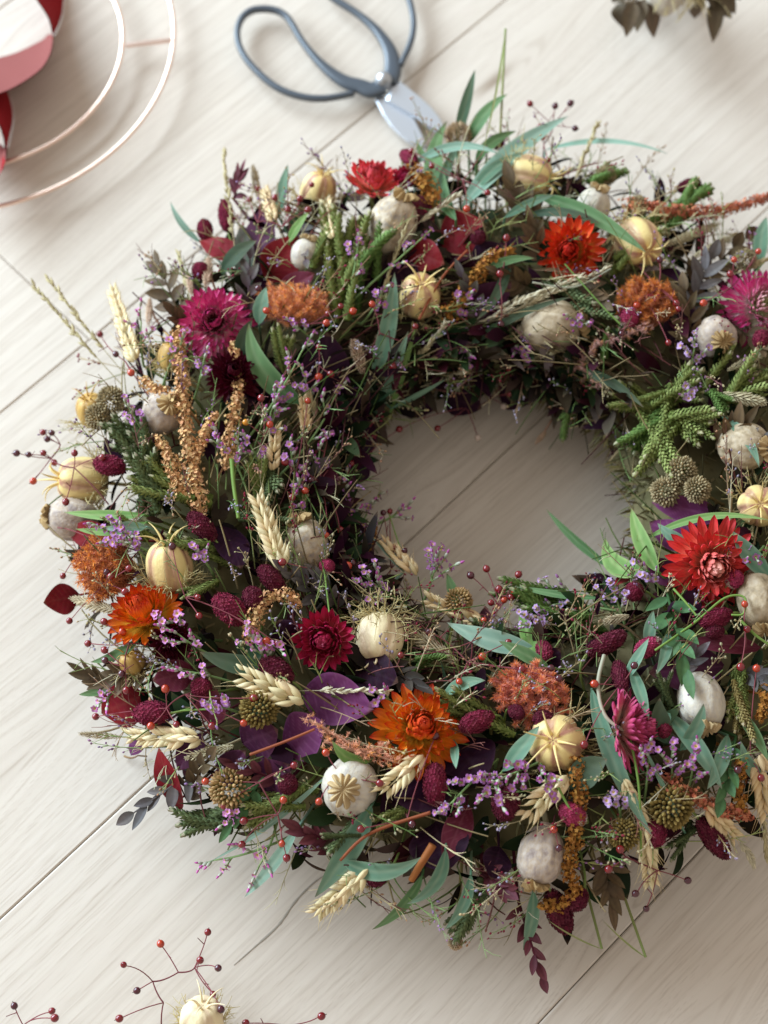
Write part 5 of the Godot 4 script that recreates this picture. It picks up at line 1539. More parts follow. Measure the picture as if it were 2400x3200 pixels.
func statice_meshes(tone: int) -> Array:
	var key := "statice%d" % tone
	if cache.has(key):
		return cache[key]
	var lilac: Color = [col(0.36, 0.13, 0.34), col(0.54, 0.20, 0.44), col(0.40, 0.24, 0.45)][tone]
	var pink: Color = [col(0.46, 0.08, 0.30), col(0.60, 0.10, 0.38), col(0.36, 0.13, 0.34)][tone]
	var green := col(0.30, 0.38, 0.22)
	var fl := MB.new()
	var first := fl.v.size()
	var rings := [[0.10, 0.0], [0.16, 0.55], [0.55, 0.85], [1.0, 0.92]]
	for r in 4:
		for k in 20:
			var a := TAU * k / 20
			var lobe := 0.72 + 0.28 * absf(cos(a * 2.5)) if r == 3 else 1.0
			var kk := [green, lilac, lilac, lilac][r] as Color
			if r == 1:
				kk = col(0.65, 0.45, 0.10)
			kk.a = 1
			fl.add(Vector3(cos(a) * rings[r][0] * lobe, rings[r][1] + (0.08 * sin(a * 5.0) if r == 3 else 0.0), sin(a) * rings[r][0] * lobe), kk)
	for r in 3:
		for k in 20:
			fl.quad(r * 20 + k, r * 20 + 20 + k, r * 20 + 20 + (k + 1) % 20, r * 20 + (k + 1) % 20)
	var y := spindle(0.45, 0.10, 5, col(0.6, 0.42, 0.05), col(0.7, 0.5, 0.06))
	fl.stamp(y, Transform3D(Basis.IDENTITY, Vector3(0, 0.45, 0)))
	var bud := spindle(1.15, 0.24, 7, green, col(0.55, 0.50, 0.45), 0.5)
	var tip := spindle(0.85, 0.17, 6, pink, pink.lerp(lilac, 0.4), 0.5)
	bud.stamp(tip, Transform3D(Basis.IDENTITY, Vector3(0, 0.75, 0)))
	var half := spindle(1.1, 0.22, 7, green, col(0.55, 0.5, 0.45), 0.5)
	half.stamp(fl, Transform3D(Basis.from_scale(Vector3(0.45, 0.6, 0.45)), Vector3(0, 0.7, 0)))
	cache[key] = [fl.mesh(), bud.mesh(), half.mesh()]
	return cache[key]


func statice(row: Array) -> void:
	var a := p3(row, 0)
	var b := p3(row, 3)
	var up := d3(row, 6)
	var spread: float = row[9] * 0.001
	var n: int = int(row[10] * 1.5)
	var tone: int = row[11]
	var shapes := statice_meshes(tone)
	var L := a.distance_to(b)
	var dir := (b - a).normalized()
	var side := dir.cross(up).normalized()
	var o := holder(wreath, "statice_sprig", Transform3D(Basis.IDENTITY, a))
	var st := MB.new()
	var g := col(0.17, 0.25, 0.09)
	var q := bez(Vector3.ZERO, (b - a) * 0.55 + up * L * 0.1 + side * L * rng.randf_range(-0.12, 0.12), b - a, 12)
	st.tube(q, 0.0009, 0.0005, 5, g, g * 1.3)
	st.tube([core(a) - a, Vector3.ZERO], 0.001, 0.0009, 5, g * 0.8, g)
	var left := n
	var arms := maxi(3, int(n / 4.0))
	for i in arms:
		var t := lerpf(0.5, 1.0, float(i) / maxi(arms - 1, 1))
		var base: Vector3 = q[int(t * 12)]
		var s := 1.0 if i % 2 == 0 else -1.0
		var d := (dir * 0.8 + side * s * rng.randf_range(0.3, 0.9) + up * rng.randf_range(0.1, 0.6)).normalized()
		if i == arms - 1:
			d = dir
		var len_ := spread * rng.randf_range(0.6, 1.1)
		var e := base + d * len_
		st.tube([base, base.lerp(e, 0.5) + up * len_ * 0.08, e], 0.0005, 0.0004, 4, g * 1.2, g * 1.5)
		var m := int(ceil(float(n) / arms))
		for j in m:
			var tt := (j + 0.6) / m
			var at := base.lerp(e, tt)
			var out := (up * rng.randf_range(0.4, 1.2) + d * 0.8 + side * rng.randf_range(-0.8, 0.8)).normalized()
			var which := rng.randf()
			var shape: Mesh = shapes[0] if which < 0.38 else (shapes[1] if which < 0.78 else shapes[2])
			var size := 0.0025 if which < 0.38 else 0.0043
			piece(o, "floret" if which < 0.38 else "bud", shape, M.petal, frame(at, out, Vector3(rng.randf_range(-1, 1), 0.4, 1), size * rng.randf_range(0.85, 1.15)))
	piece(o, "stem", st.mesh(), M.leaf)


func berry_mesh() -> ArrayMesh:
	if cache.has("berry"):
		return cache.berry
	var prof := []
	for i in 11:
		var t := i / 10.0
		prof.append(Vector2(maxf(sin(PI * t), 0.03), -cos(PI * t) * (1.0 if t < 0.5 else 1.08)))
	var mb := lathe(prof, 16, func(_a, _t): return 1.0, func(_a, t): return Color.WHITE if t < 0.93 else Color(0.35, 0.3, 0.3))
	mb.stamp(spindle(0.5, 0.12, 5, Color(0.3, 0.25, 0.25), Color(0.2, 0.15, 0.15)), Transform3D(Basis.IDENTITY, Vector3(0, 0.95, 0)))
	cache.berry = mb.mesh()
	return cache.berry


func berry_sprig(row: Array, parent: Node, size := 0.0021) -> Node3D:
	var root: Vector3 = p3(row[0], 0)
	var nodes := pts3(row[1])
	var o := holder(parent, "berry_sprig", Transform3D(Basis.IDENTITY, root))
	var st := MB.new()
	var brown := col(0.16, 0.05, 0.055)
	var rose := col(0.27, 0.075, 0.085)
	var prev := root
	var joints := []
	for k in nodes:
		var from := prev
		for j in joints:
			if j.distance_to(k) < from.distance_to(k):
				from = j
		var w := Vector3(rng.randf_range(-1, 1), rng.randf_range(0, 1), rng.randf_range(-1, 1)) * 0.004
		st.tube(bez(from - root, from.lerp(k, 0.5) - root + w, k - root, 6), 0.0005, 0.0004, 5, brown, brown.lerp(rose, 0.5))
		joints.append(k)
	var list: Array = row[2]
	for i in range(0, list.size(), 4):
		var p := p3(list, i)
		var tone: int = list[i + 3]
		if tone < 0:
			tone = 0 if rng.randf() < 0.72 else (1 if rng.randf() < 0.6 else 2)
		var from: Vector3 = joints[0]
		for j in joints:
			if j.distance_to(p) < from.distance_to(p):
				from = j
		var dir := (p - from).normalized()
		var w := Vector3(rng.randf_range(-1, 1), rng.randf_range(-0.3, 1), rng.randf_range(-1, 1)) * 0.12 * from.distance_to(p)
		st.tube(bez(from - root, from.lerp(p, 0.5) - root + w, p - root - dir * size * 0.8, 6), 0.00033, 0.0003, 4, brown.lerp(rose, 0.6), rose)
		if rng.randf() < 0.4:
			var s := from.lerp(p, 0.6) + w * 0.5 - root
			st.tube([s, s + Vector3(rng.randf_range(-1, 1), rng.randf_range(-0.2, 1), rng.randf_range(-1, 1)) * 0.006], 0.0003, 0.0002, 4, rose, brown)
		piece(o, "berry", berry_mesh(), M["berry%d" % tone], frame(p - root, dir + Vector3(rng.randf_range(-1, 1), rng.randf_range(-1, 1), rng.randf_range(-1, 1)) * 0.3, Vector3(0.3, 1, 0.1), size * rng.randf_range(0.9, 1.15)))
	piece(o, "stem", st.mesh(), M.dry)
	return o


# ---------------------------------------------------------------- the place

func wood_images() -> Array:
	var W := 2048
	var H := 512
	var a := FastNoiseLite.new()
	a.seed = 11
	a.frequency = 0.012
	a.fractal_octaves = 3
	var b := FastNoiseLite.new()
	b.seed = 5
	b.frequency = 0.05
	b.fractal_octaves = 2
	var p := FastNoiseLite.new()
	p.seed = 77
	p.frequency = 0.35
	p.fractal_type = FastNoiseLite.FRACTAL_NONE
	var img := Image.create(W, H, false, Image.FORMAT_RGB8)
	var hgt := Image.create(W, H, false, Image.FORMAT_L8)
	var knots := [Vector3(420, 150, 26), Vector3(1490, 380, 20), Vector3(980, 60, 12)]
	for y in H:
		for x in W:
			var fx := float(x)
			var fy := float(y)
			var bulge := 0.0
			var core_ := 0.0
			for k in knots:
				var dx: float = (fx - k.x) / 4.5
				var dy: float = fy - k.y
				var d2 := dx * dx + dy * dy
				bulge += 26.0 * (dy / k.z) * exp(-d2 / (k.z * k.z * 3.0))
				core_ = maxf(core_, exp(-d2 / (k.z * k.z * 0.10)))
			var warp := a.get_noise_2d(fx * 0.05, fy * 0.12) * 26.0 - bulge
			var v := fy + warp
			var rings := 0.5 + 0.5 * sin(v * 0.26 + a.get_noise_2d(fx * 0.02, v * 0.8) * 2.0)
			var streak := b.get_noise_2d(fx * 0.018, v * 3.4)
			var pore := p.get_noise_2d(fx * 0.042, v * 1.5)
			var soft := 0.5 + 0.5 * a.get_noise_2d(fx * 0.03 + 300.0, v * 1.6)
			var dark := 0.05 * rings + 0.15 * clampf(streak + 0.1, 0.0, 1.0) + 0.22 * smoothstep(0.25, 0.85, pore) * (0.25 + 0.75 * soft) + 0.6 * core_
			var tone := 0.5 + 0.5 * a.get_noise_2d(fx * 0.05 + 900.0, fy * 0.22)
			var light := Color(0.868, 0.822, 0.770).lerp(Color(0.812, 0.755, 0.692), tone)
			img.set_pixel(x, y, light.lerp(Color(0.52, 0.44, 0.365), clampf(dark, 0.0, 1.0)))
			var hv := 1.0 - clampf(dark * 1.2, 0.0, 1.0)
			hgt.set_pixel(x, y, Color(hv, hv, hv))
	return [img, hgt]


func plank(parent: Node, s0: float, s1: float, q0: float, q1: float, uv0: Vector2, flip: int) -> void:
	# s runs across the planks, q along them
	var mb := MB.new()
	var bev := 0.0009
	var du := Vector3(0.70711, 0, -0.70711)
	var ds := Vector3(0.70711, 0, 0.70711)
	var rows := [[0.0, -0.012], [0.0, -bev * 0.8], [bev, 0.0]]
	var ring := []
	for r in rows:
		var i: float = r[0]
		for k in [Vector2(s0 + i, q0 + i), Vector2(s1 - i, q0 + i), Vector2(s1 - i, q1 - i), Vector2(s0 + i, q1 - i)]:
			mb.add(ds * k.x + du * k.y + Vector3(0, r[1], 0), Color.WHITE)
			mb.uv.append(Vector2(uv0.x + k.y / 1.3 * (1.0 if flip % 2 == 0 else -1.0), uv0.y + (k.x - s0) / 0.33 if flip < 2 else uv0.y + (s1 - k.x) / 0.33))
	for r in 2:
		for k in 4:
			mb.quad(r * 4 + k, r * 4 + (k + 1) % 4, r * 4 + 4 + (k + 1) % 4, r * 4 + 4 + k)
	mb.quad(8, 9, 10, 11)
	mb.uv.resize(mb.v.size())
	# flat faces: split vertices
	var v2 := PackedVector3Array()
	var c2 := PackedColorArray()
	var u2 := PackedVector2Array()
	var i2 := PackedInt32Array()
	for i in mb.ix:
		i2.append(v2.size())
		v2.append(mb.v[i])
		c2.append(mb.c[i])
		u2.append(mb.uv[i])
	mb.v = v2
	mb.c = c2
	mb.uv = u2
	mb.ix = i2
	piece(parent, "plank", mb.mesh(), M.wood)


func floor_and_planks() -> void:
	var o := holder(self, "floor")
	o.set_meta("kind", "structure")
	var sub := MB.new()
	for k in [Vector3(-1.4, -0.0022, -1.4), Vector3(1.4, -0.0022, -1.4), Vector3(1.4, -0.0022, 1.4), Vector3(-1.4, -0.0022, 1.4)]:
		sub.add(k, col(0.27, 0.235, 0.18))
	sub.quad(0, 1, 2, 3)
	piece(o, "subfloor", sub.mesh(), M.dry)
	var s: Array = [-0.82, -0.5555, -0.2905, -0.0295, 0.2382, 0.503]
	var joints := [[0.31], [-0.086], [-0.62], [0.72], [-0.45]]
	var g := 0.0003
	for i in 5:
		var cuts: Array = [-1.1] + joints[i] + [1.1]
		for j in cuts.size() - 1:
			plank(o, s[i] + g, s[i + 1] - g, cuts[j] + g, cuts[j + 1] - g, Vector2(0.46 + 0.03 * i, 0.03 + 0.03 * i), [0, 3, 1, 2, 0][i] ^ (j * 3))
	for r in CRACKS:
		crack(o, r[0], r[1] * 0.001)


func crack(parent: Node, flat: Array, w: float) -> void:
	var q := smooth_path(pts3(flat), 40)
	var mb := MB.new()
	for i in q.size():
		var t := float(i) / (q.size() - 1)
		var d: Vector3 = (q[mini(i + 1, q.size() - 1)] - q[maxi(i - 1, 0)]).normalized()
		var side := d.cross(Vector3.UP).normalized() * w * (0.25 + sin(PI * t)) * rng.randf_range(0.6, 1.2)
		for k in 3:
			mb.add(q[i] + side * (k - 1.0) + Vector3(0, 0.00035 if k == 1 else 0.0002, 0), col(0.34, 0.295, 0.24))
	mb.sheet(q.size(), 3, 0)
	piece(parent, "grain_crack", mb.mesh(), M.dry)


func wreath_core() -> void:
	# moss bound round a straw ring; the long stems and small dark leaves that fill the wreath
	var mb := MB.new()
	var f := FastNoiseLite.new()
	f.seed = 3
	f.frequency = 28.0
	var nu := 150
	var nv := 36
	for i in nu:
		var a := TAU * i / nu
		for k in nv:
			var b := TAU * k / nv
			var p := Vector3(cos(a) * (0.159 + 0.062 * cos(b)), maxf(0.033 + 0.032 * sin(b), 0.001), sin(a) * (0.159 + 0.062 * cos(b)))
			var n := f.get_noise_3dv(p)
			var k3_ := col(0.060, 0.058, 0.026).lerp(col(0.20, 0.165, 0.085), clampf(0.5 + n * 1.1, 0, 1))
			p += Vector3(cos(a) * cos(b), sin(b), sin(a) * cos(b)) * 0.007 * n
			p.y = maxf(p.y, 0.0008)
			mb.add(p, k3_)
	for i in nu:
		for k in nv:
			mb.quad(i * nv + k, i * nv + (k + 1) % nv, ((i + 1) % nu) * nv + (k + 1) % nv, ((i + 1) % nu) * nv + k)
	piece(wreath, "moss_ring", mb.mesh(), M.dry)
	var tuft := MB.new()
	for i in 5200:
		var a := rng.randf() * TAU
		var b := rng.randf_range(-0.7, PI + 0.7)
		var n := Vector3(cos(a) * cos(b), sin(b), sin(a) * cos(b))
		var p := Vector3(cos(a) * (0.159 + 0.062 * cos(b)), maxf(0.033 + 0.032 * sin(b), 0.002), sin(a) * (0.159 + 0.062 * cos(b)))
		var e := p + (n + Vector3(rng.randf_range(-1, 1), rng.randf_range(-1, 1), rng.randf_range(-1, 1))) * 0.008
		e.y = maxf(e.y, 0.001)
		var k := vary(col(0.15, 0.13, 0.05).lerp(col(0.30, 0.25, 0.13), rng.randf()), 0.3)
		var side := (e - p).cross(Vector3(rng.randf_range(-1, 1), 1, rng.randf_range(-1, 1))).normalized() * 0.0007
		var i0 := tuft.add(p - side, k)
		var i1 := tuft.add(p + side, k)
		var i2 := tuft.add(p.lerp(e, 0.6) + side * 1.4, k)
		var i3 := tuft.add(e, k)
		tuft.tri(i0, i1, i2)
		tuft.tri(i0, i2, i3)
	piece(wreath, "moss_strand", tuft.mesh(), M.dry, Transform3D.IDENTITY, "stuff")
	var leaf := MB.new()
	var tones := [col(0.014, 0.010, 0.008), col(0.020, 0.007, 0.013), col(0.012, 0.018, 0.009), col(0.026, 0.018, 0.012), col(0.018, 0.028, 0.013), col(0.04, 0.028, 0.021), col(0.03, 0.008, 0.012)]  # dark leaf colours, deepened further to imitate shadow in the gaps
	for i in 1500:
		var a := rng.randf() * TAU
		var b := rng.randf_range(-0.25, PI + 0.25)
		# the moss shows on the inner side of the ring where the wreath is thin
		if cos(a) > 0.6 and absf(sin(a)) < 0.45 and b > 2.2:
			continue
		var depth := rng.randf_range(0.66, 0.92)
		var n := Vector3(cos(a) * cos(b), sin(b), sin(a) * cos(b))
		var p := Vector3(cos(a) * (0.175 + 0.080 * depth * cos(b)), maxf(0.040 + 0.046 * depth * sin(b), 0.006), sin(a) * (0.175 + 0.080 * depth * cos(b)))
		var along := Vector3(-sin(a), 0, cos(a)) * (1.0 if rng.randf() < 0.5 else -1.0)
		var d := (along * rng.randf_range(0.2, 1.0) + n * rng.randf_range(0.0, 0.6) + Vector3(rng.randf_range(-1, 1), rng.randf_range(-0.5, 0.5), rng.randf_range(-1, 1)) * 0.5).normalized()
		var ll := rng.randf_range(0.012, 0.030)
		var e := p + d * ll
		e.y = maxf(e.y, 0.003)
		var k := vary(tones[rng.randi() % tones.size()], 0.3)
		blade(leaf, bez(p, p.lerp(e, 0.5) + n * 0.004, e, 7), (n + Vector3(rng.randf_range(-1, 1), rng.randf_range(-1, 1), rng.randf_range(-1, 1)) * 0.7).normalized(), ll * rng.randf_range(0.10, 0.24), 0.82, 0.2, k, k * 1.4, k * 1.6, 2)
	for i in 260:  # extra inward leaves, added mostly back and left to darken the hole
		var a := rng.randf_range(PI * 0.75, PI * 1.85)
		if i % 4 == 0:
			a = rng.randf() * TAU
		if cos(a) > 0.72 and absf(sin(a)) < 0.5:
			continue
		var b := rng.randf_range(PI * 0.78, PI * 1.06)
		var n := Vector3(cos(a) * cos(b), sin(b), sin(a) * cos(b))
		var p := Vector3(cos(a) * (0.172 + 0.076 * cos(b)), 0.046 + 0.046 * sin(b), sin(a) * (0.172 + 0.076 * cos(b)))
		var d := (n * rng.randf_range(0.4, 1.0) + Vector3(-sin(a), 0, cos(a)) * rng.randf_range(-0.8, 0.8) + Vector3.UP * rng.randf_range(-0.35, 0.45)).normalized()
		var ll := rng.randf_range(0.014, 0.028)
		var e := p + d * ll
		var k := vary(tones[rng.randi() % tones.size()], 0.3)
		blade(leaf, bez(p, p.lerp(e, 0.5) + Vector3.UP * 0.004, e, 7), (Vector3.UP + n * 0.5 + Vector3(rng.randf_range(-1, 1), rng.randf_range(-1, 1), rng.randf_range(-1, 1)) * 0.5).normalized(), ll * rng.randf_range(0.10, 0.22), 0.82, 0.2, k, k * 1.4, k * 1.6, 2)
	for i in 150:  # upright leaves added to heighten the inner rim and shade the hole
		var a := rng.randf_range(PI * 0.72, PI * 1.8)
		var rr := rng.randf_range(0.086, 0.125)
		var p := Vector3(cos(a) * rr, rng.randf_range(0.05, 0.075), sin(a) * rr)
		var d := (Vector3.UP * rng.randf_range(0.2, 1.0) - Vector3(cos(a), 0, sin(a)) * rng.randf_range(-0.2, 0.7) + Vector3(-sin(a), 0, cos(a)) * rng.randf_range(-0.8, 0.8)).normalized()
		var ll := rng.randf_range(0.016, 0.034)
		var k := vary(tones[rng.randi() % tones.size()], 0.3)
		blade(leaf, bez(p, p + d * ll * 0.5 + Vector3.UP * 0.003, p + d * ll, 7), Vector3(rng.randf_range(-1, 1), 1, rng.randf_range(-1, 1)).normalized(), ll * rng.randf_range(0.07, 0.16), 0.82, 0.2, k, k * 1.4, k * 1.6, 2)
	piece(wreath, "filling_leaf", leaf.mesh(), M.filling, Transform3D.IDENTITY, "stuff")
	var twig := MB.new()
	for i in 420:
		var a := rng.randf() * TAU
		var b := rng.randf_range(0.1, PI - 0.1)
		if cos(a) > 0.6 and absf(sin(a)) < 0.45 and b > 2.2:
			continue
		var n := Vector3(cos(a) * cos(b), sin(b), sin(a) * cos(b))
		var p := Vector3(cos(a) * (0.175 + 0.066 * cos(b)), 0.04 + 0.036 * sin(b), sin(a) * (0.175 + 0.066 * cos(b)))
		var d := (Vector3(-sin(a), 0, cos(a)) * rng.randf_range(-1, 1) + n * 0.35).normalized()
		var l := rng.randf_range(0.02, 0.05)
		var k: Color = [col(0.12, 0.15, 0.05), col(0.24, 0.17, 0.09), col(0.10, 0.035, 0.03), col(0.34, 0.27, 0.14)][rng.randi() % 4]
		twig.tube(bez(p, p + d * l * 0.5 + n * 0.006, p + d * l, 4), 0.0006, 0.0004, 4, k, k)
	for i in 620:
		var a := rng.randf_range(PI * 0.6, PI * 1.9) if i % 5 > 0 else rng.randf() * TAU
		var rr := rng.randf_range(0.095, 0.15)
		var p := Vector3(cos(a) * rr, rng.randf_range(0.03, 0.085), sin(a) * rr)
		var d := (Vector3.UP * rng.randf_range(-0.4, 0.8) - Vector3(cos(a), 0, sin(a)) * rng.randf_range(-0.1, 0.6) + Vector3(-sin(a), 0, cos(a)) * rng.randf_range(-1.2, 1.2)).normalized()
		var l := rng.randf_range(0.02, 0.055)
		var k: Color = [col(0.07, 0.10, 0.03), col(0.16, 0.11, 0.055), col(0.06, 0.02, 0.02), col(0.24, 0.18, 0.09), col(0.05, 0.045, 0.02)][rng.randi() % 5]
		twig.tube(bez(p, p + d * l * 0.5 + Vector3.UP * rng.randf_range(-0.004, 0.008), p + d * l, 5), 0.0005, 0.0003, 4, k, k)
	piece(wreath, "filling_stem", twig.mesh(), M.dry, Transform3D.IDENTITY, "stuff")


func wisps() -> void:
	# fine dry stems and bud sprays that stand out of the filling all round
	var tones := [col(0.46, 0.38, 0.21), col(0.30, 0.34, 0.12), col(0.22, 0.09, 0.08), col(0.36, 0.26, 0.15), col(0.19, 0.27, 0.09), col(0.58, 0.51, 0.33), col(0.24, 0.33, 0.13)]
	var buds := [col(0.30, 0.17, 0.29), col(0.46, 0.38, 0.22), col(0.22, 0.03, 0.05), col(0.36, 0.30, 0.38), col(0.42, 0.24, 0.14)]
	var bud := spindle(1.0, 0.3, 4, Color(0.8, 0.8, 0.8), Color.WHITE, 0.5)
	for part in 12:
		var mb := MB.new()
		for i in 66:
			var a := TAU * (part + rng.randf()) / 12.0
			var b := rng.randf_range(-0.1, PI + 0.15)
			if cos(a) > 0.6 and absf(sin(a)) < 0.5 and b > 2.0:
				continue
			var n := Vector3(cos(a) * cos(b), sin(b), sin(a) * cos(b))
			var p := Vector3(cos(a) * (0.175 + 0.070 * cos(b)), 0.042 + 0.040 * sin(b), sin(a) * (0.175 + 0.070 * cos(b)))
			var along := Vector3(-sin(a), 0, cos(a)) * rng.randf_range(-1.0, 1.0)
			var d := (along + n * rng.randf_range(0.25, 0.9) + Vector3.UP * rng.randf_range(-0.1, 0.4)).normalized()
			var l := rng.randf_range(0.022, 0.05)
			var e := p + d * l + along * 0.006
			e.y = maxf(e.y, 0.004)
			var k := vary(tones[rng.randi() % tones.size()], 0.2)
			var q := bez(p, p + d * l * 0.5 + n * 0.005, e, 6)
			mb.tube(q, 0.00042, 0.0002, 4, k, k)
			var tint: Color = buds[rng.randi() % buds.size()]
			if i % 2 == 0:
				for j in 11:
					var s: Vector3 = q[3 + j % 4]
					var off := (d * 0.7 + Vector3(rng.randf_range(-1, 1), rng.randf_range(-1, 1), rng.randf_range(-1, 1))).normalized() * rng.randf_range(0.001, 0.004)
					var tip := s + off + d * rng.randf_range(0.0, 0.004)
					mb.tube([s, tip], 0.00018, 0.00016, 3, k, k)
					mb.stamp(bud, frame(tip, off + d * 0.002, Vector3(rng.randf(), 1, rng.randf()), rng.randf_range(0.0014, 0.0026)), vary(tint, 0.25))
			else:
				for j in 4:
					var s: Vector3 = q[2 + j % 4]
					var t2 := s + (d + Vector3(rng.randf_range(-1, 1), rng.randf_range(-0.5, 1), rng.randf_range(-1, 1))).normalized() * rng.randf_range(0.006, 0.015)
					mb.tube([s, s.lerp(t2, 0.5) + n * 0.001, t2], 0.0003, 0.00014, 3, k, k)
		piece(wreath, "fine_spray", mb.mesh(), M.dry, Transform3D.IDENTITY, "stuff")


func scissors() -> void:
	var o := thing("scissors", "open bonsai scissors with dark looped handles and steel blades", "scissors", p3(SCISSOR_PIVOT[0], 0) * Vector3(1, 0, 1))
	var inv := o.transform.affine_inverse()
	for h in 2:
		var raw := pts3(SCISSOR_HANDLES[h])
		var curve := Curve3D.new()
		for i in raw.size():
			var tan_: Vector3 = (raw[mini(i + 1, raw.size() - 1)] - raw[maxi(i - 1, 0)]) / 6.0
			curve.add_point(inv * raw[i], -tan_, tan_)
		curve.bake_interval = 0.002
		var fine: Array = Array(curve.get_baked_points())
		var mb := MB.new()
		var n := fine.size()
		var sides := 14
		for i in n:
			var t := float(i) / (n - 1)
			var d: Vector3 = (fine[mini(i + 1, n - 1)] - fine[maxi(i - 1, 0)]).normalized()
			var side := d.cross(Vector3.UP).normalized()
			var wide := lerpf(0.0068, 0.0024, smoothstep(0.0, 0.30, t))
			wide = lerpf(wide, 0.0020, smoothstep(0.9, 1.0, t))
			var tall := lerpf(0.0032, 0.0026, t)
			for k in sides:
				var a := TAU * k / sides
				mb.add(fine[i] + side * wide * signf(cos(a)) * pow(absf(cos(a)), 0.75) + Vector3.UP * tall * signf(sin(a)) * pow(absf(sin(a)), 0.75), col(0.05, 0.064, 0.085))
		for i in n - 1:
			for k in sides:
				var a := i * sides + k
				var b := i * sides + (k + 1) % sides
				mb.quad(a, b, b + sides, a + sides)
		for e in [0, n - 1]:
			var m := mb.add(fine[e], col(0.05, 0.064, 0.085))
			for k in sides:
				mb.tri(m, e * sides + k, e * sides + (k + 1) % sides)
		piece(o, "handle", mb.mesh(), M.enamel)
	for h in 2:
		var out := pts3(SCISSOR_BLADES[h])
		var mb := MB.new()
		var n := out.size()
		var mid := Vector3.ZERO
		for p in out:
			mid += p / n
		var steel := col(0.68, 0.72, 0.78)
		for lay in 3:
			for p in out:
				var q: Vector3 = inv * (p.lerp(mid, [0.0, 0.0, 0.10][lay]))
				mb.add(q + Vector3.UP * [-0.0022, -0.0008, 0.0006][lay], steel)
		for lay in 2:
			for k in n:
				mb.quad(lay * n + k, lay * n + (k + 1) % n, lay * n + n + (k + 1) % n, lay * n + n + k)
		var poly := PackedVector2Array()
		for k in n:
			poly.append(Vector2(mb.v[2 * n + k].x, mb.v[2 * n + k].z))
		var t := Geometry2D.triangulate_polygon(poly)
		for i in range(0, t.size(), 3):
			mb.tri(2 * n + t[i], 2 * n + t[i + 1], 2 * n + t[i + 2])
			mb.tri(t[i], t[i + 2], t[i + 1])
		# all triangles of the top face must look up
		for i in range(0, mb.ix.size(), 3):
			var A := mb.v[mb.ix[i]]
			var nn := (mb.v[mb.ix[i + 2]] - A).cross(mb.v[mb.ix[i + 1]] - A)
			var ctr := (A + mb.v[mb.ix[i + 1]] + mb.v[mb.ix[i + 2]]) / 3.0
			if nn.dot(ctr - inv * (mid + Vector3(0, -0.0008, 0))) < 0:
				var s: int = mb.ix[i + 1]
				mb.ix[i + 1] = mb.ix[i + 2]
				mb.ix[i + 2] = s
		piece(o, "blade", mb.mesh(true), M.steel)
	var screw := lathe([Vector2(0.0062, -0.003), Vector2(0.0062, 0.0025), Vector2(0.0052, 0.0042), Vector2(0.0044, 0.0058), Vector2(0.0022, 0.0070), Vector2(0.0001, 0.0073)], 28, func(_a, _t): return 1.0, func(_a, _t): return col(0.55, 0.56, 0.58))
	piece(o, "pivot_screw", screw.mesh(), M.steel, Transform3D(Basis.IDENTITY, inv * p3(SCISSOR_PIVOT[0], 0)))


func smooth_path(raw: Array, n: int) -> Array:
	var out := []
	for i in n + 1:
		var t := float(i) / n * (raw.size() - 1)
		var k := mini(int(t), raw.size() - 2)
		var f := t - k
		out.append((raw[k] as Vector3).cubic_interpolate(raw[k + 1], raw[maxi(k - 1, 0)], raw[mini(k + 2, raw.size() - 1)], f))
	return out


func ribbon() -> void:
	var lo := smooth_path(pts3(RIBBON[0]), 190)
	var hi := smooth_path(pts3(RIBBON[1]), 190)
	var o := thing("ribbon", "red velvet ribbon with a pink back standing in loops on the floor", "ribbon")
	for face in 2:
		var mb := MB.new()
		for i in lo.size():
			var d: Vector3 = (lo[mini(i + 1, lo.size() - 1)] - lo[maxi(i - 1, 0)]).normalized()
			var n := d.cross(hi[i] - lo[i]).normalized() * (0.0004 if face == 0 else -0.0004)
			for k in 7:
				var t := k / 6.0
				mb.add((lo[i] as Vector3).lerp(hi[i], t) + n, col(0.22, 0.064, 0.058) if face == 0 else col(0.26, 0.014, 0.016))
		mb.sheet(lo.size(), 7, 0)
		piece(o, "satin_back" if face == 0 else "velvet_face", mb.mesh(), M.satin if face == 0 else M.velvet)


func hoop() -> void:
	var o := thing("wire_hoop", "copper double wire hoop lying on the floor beside the ribbon", "wire hoop")
	for i in 2:
		var r: Array = HOOP[i]
		var mb := MB.new()
		var pts := []
		for k in 161:
			var a := TAU * k / 160
			pts.append(Vector3(r[0] + r[2] * cos(a), 12.0 + 2.0 * sin(a * 2.0), r[1] + r[2] * sin(a)) * 0.001)
		mb.tube(pts, 0.0017, 0.0017, 12, col(0.96, 0.70, 0.57), col(0.96, 0.70, 0.57), 0.7, Vector3.UP)
		piece(o, "wire_ring", mb.mesh(), M.copper)
	var c := Vector3(HOOP[0][0], 12, HOOP[0][1]) * 0.001
	var a0 := p3(HOOP[2], 0)
	var a1 := p3(HOOP[2], 3)
	for k in 4:
		var turn := Basis(Vector3.UP, TAU * k / 4)
		var mb := MB.new()
		mb.tube([c + turn * (a0 - c), c + turn * (a1 - c)], 0.0019, 0.0019, 8, col(0.96, 0.76, 0.68), col(0.96, 0.76, 0.68))
		piece(o, "cross_wire", mb.mesh(), M.copper)
	# small feet of the frame keep it off the planks
	for k in 4:
		var a := PI * (0.95 + 0.2 * k)
		var q := Vector3(HOOP[0][0] + HOOP[0][2] * cos(a), 12, HOOP[0][1] + HOOP[0][2] * sin(a)) * 0.001
		var mb := MB.new()
		mb.tube([q, Vector3(q.x, 0.0008, q.z)], 0.0012, 0.0012, 6, col(0.8, 0.46, 0.34), col(0.8, 0.46, 0.34))
		piece(o, "foot", mb.mesh(), M.copper)


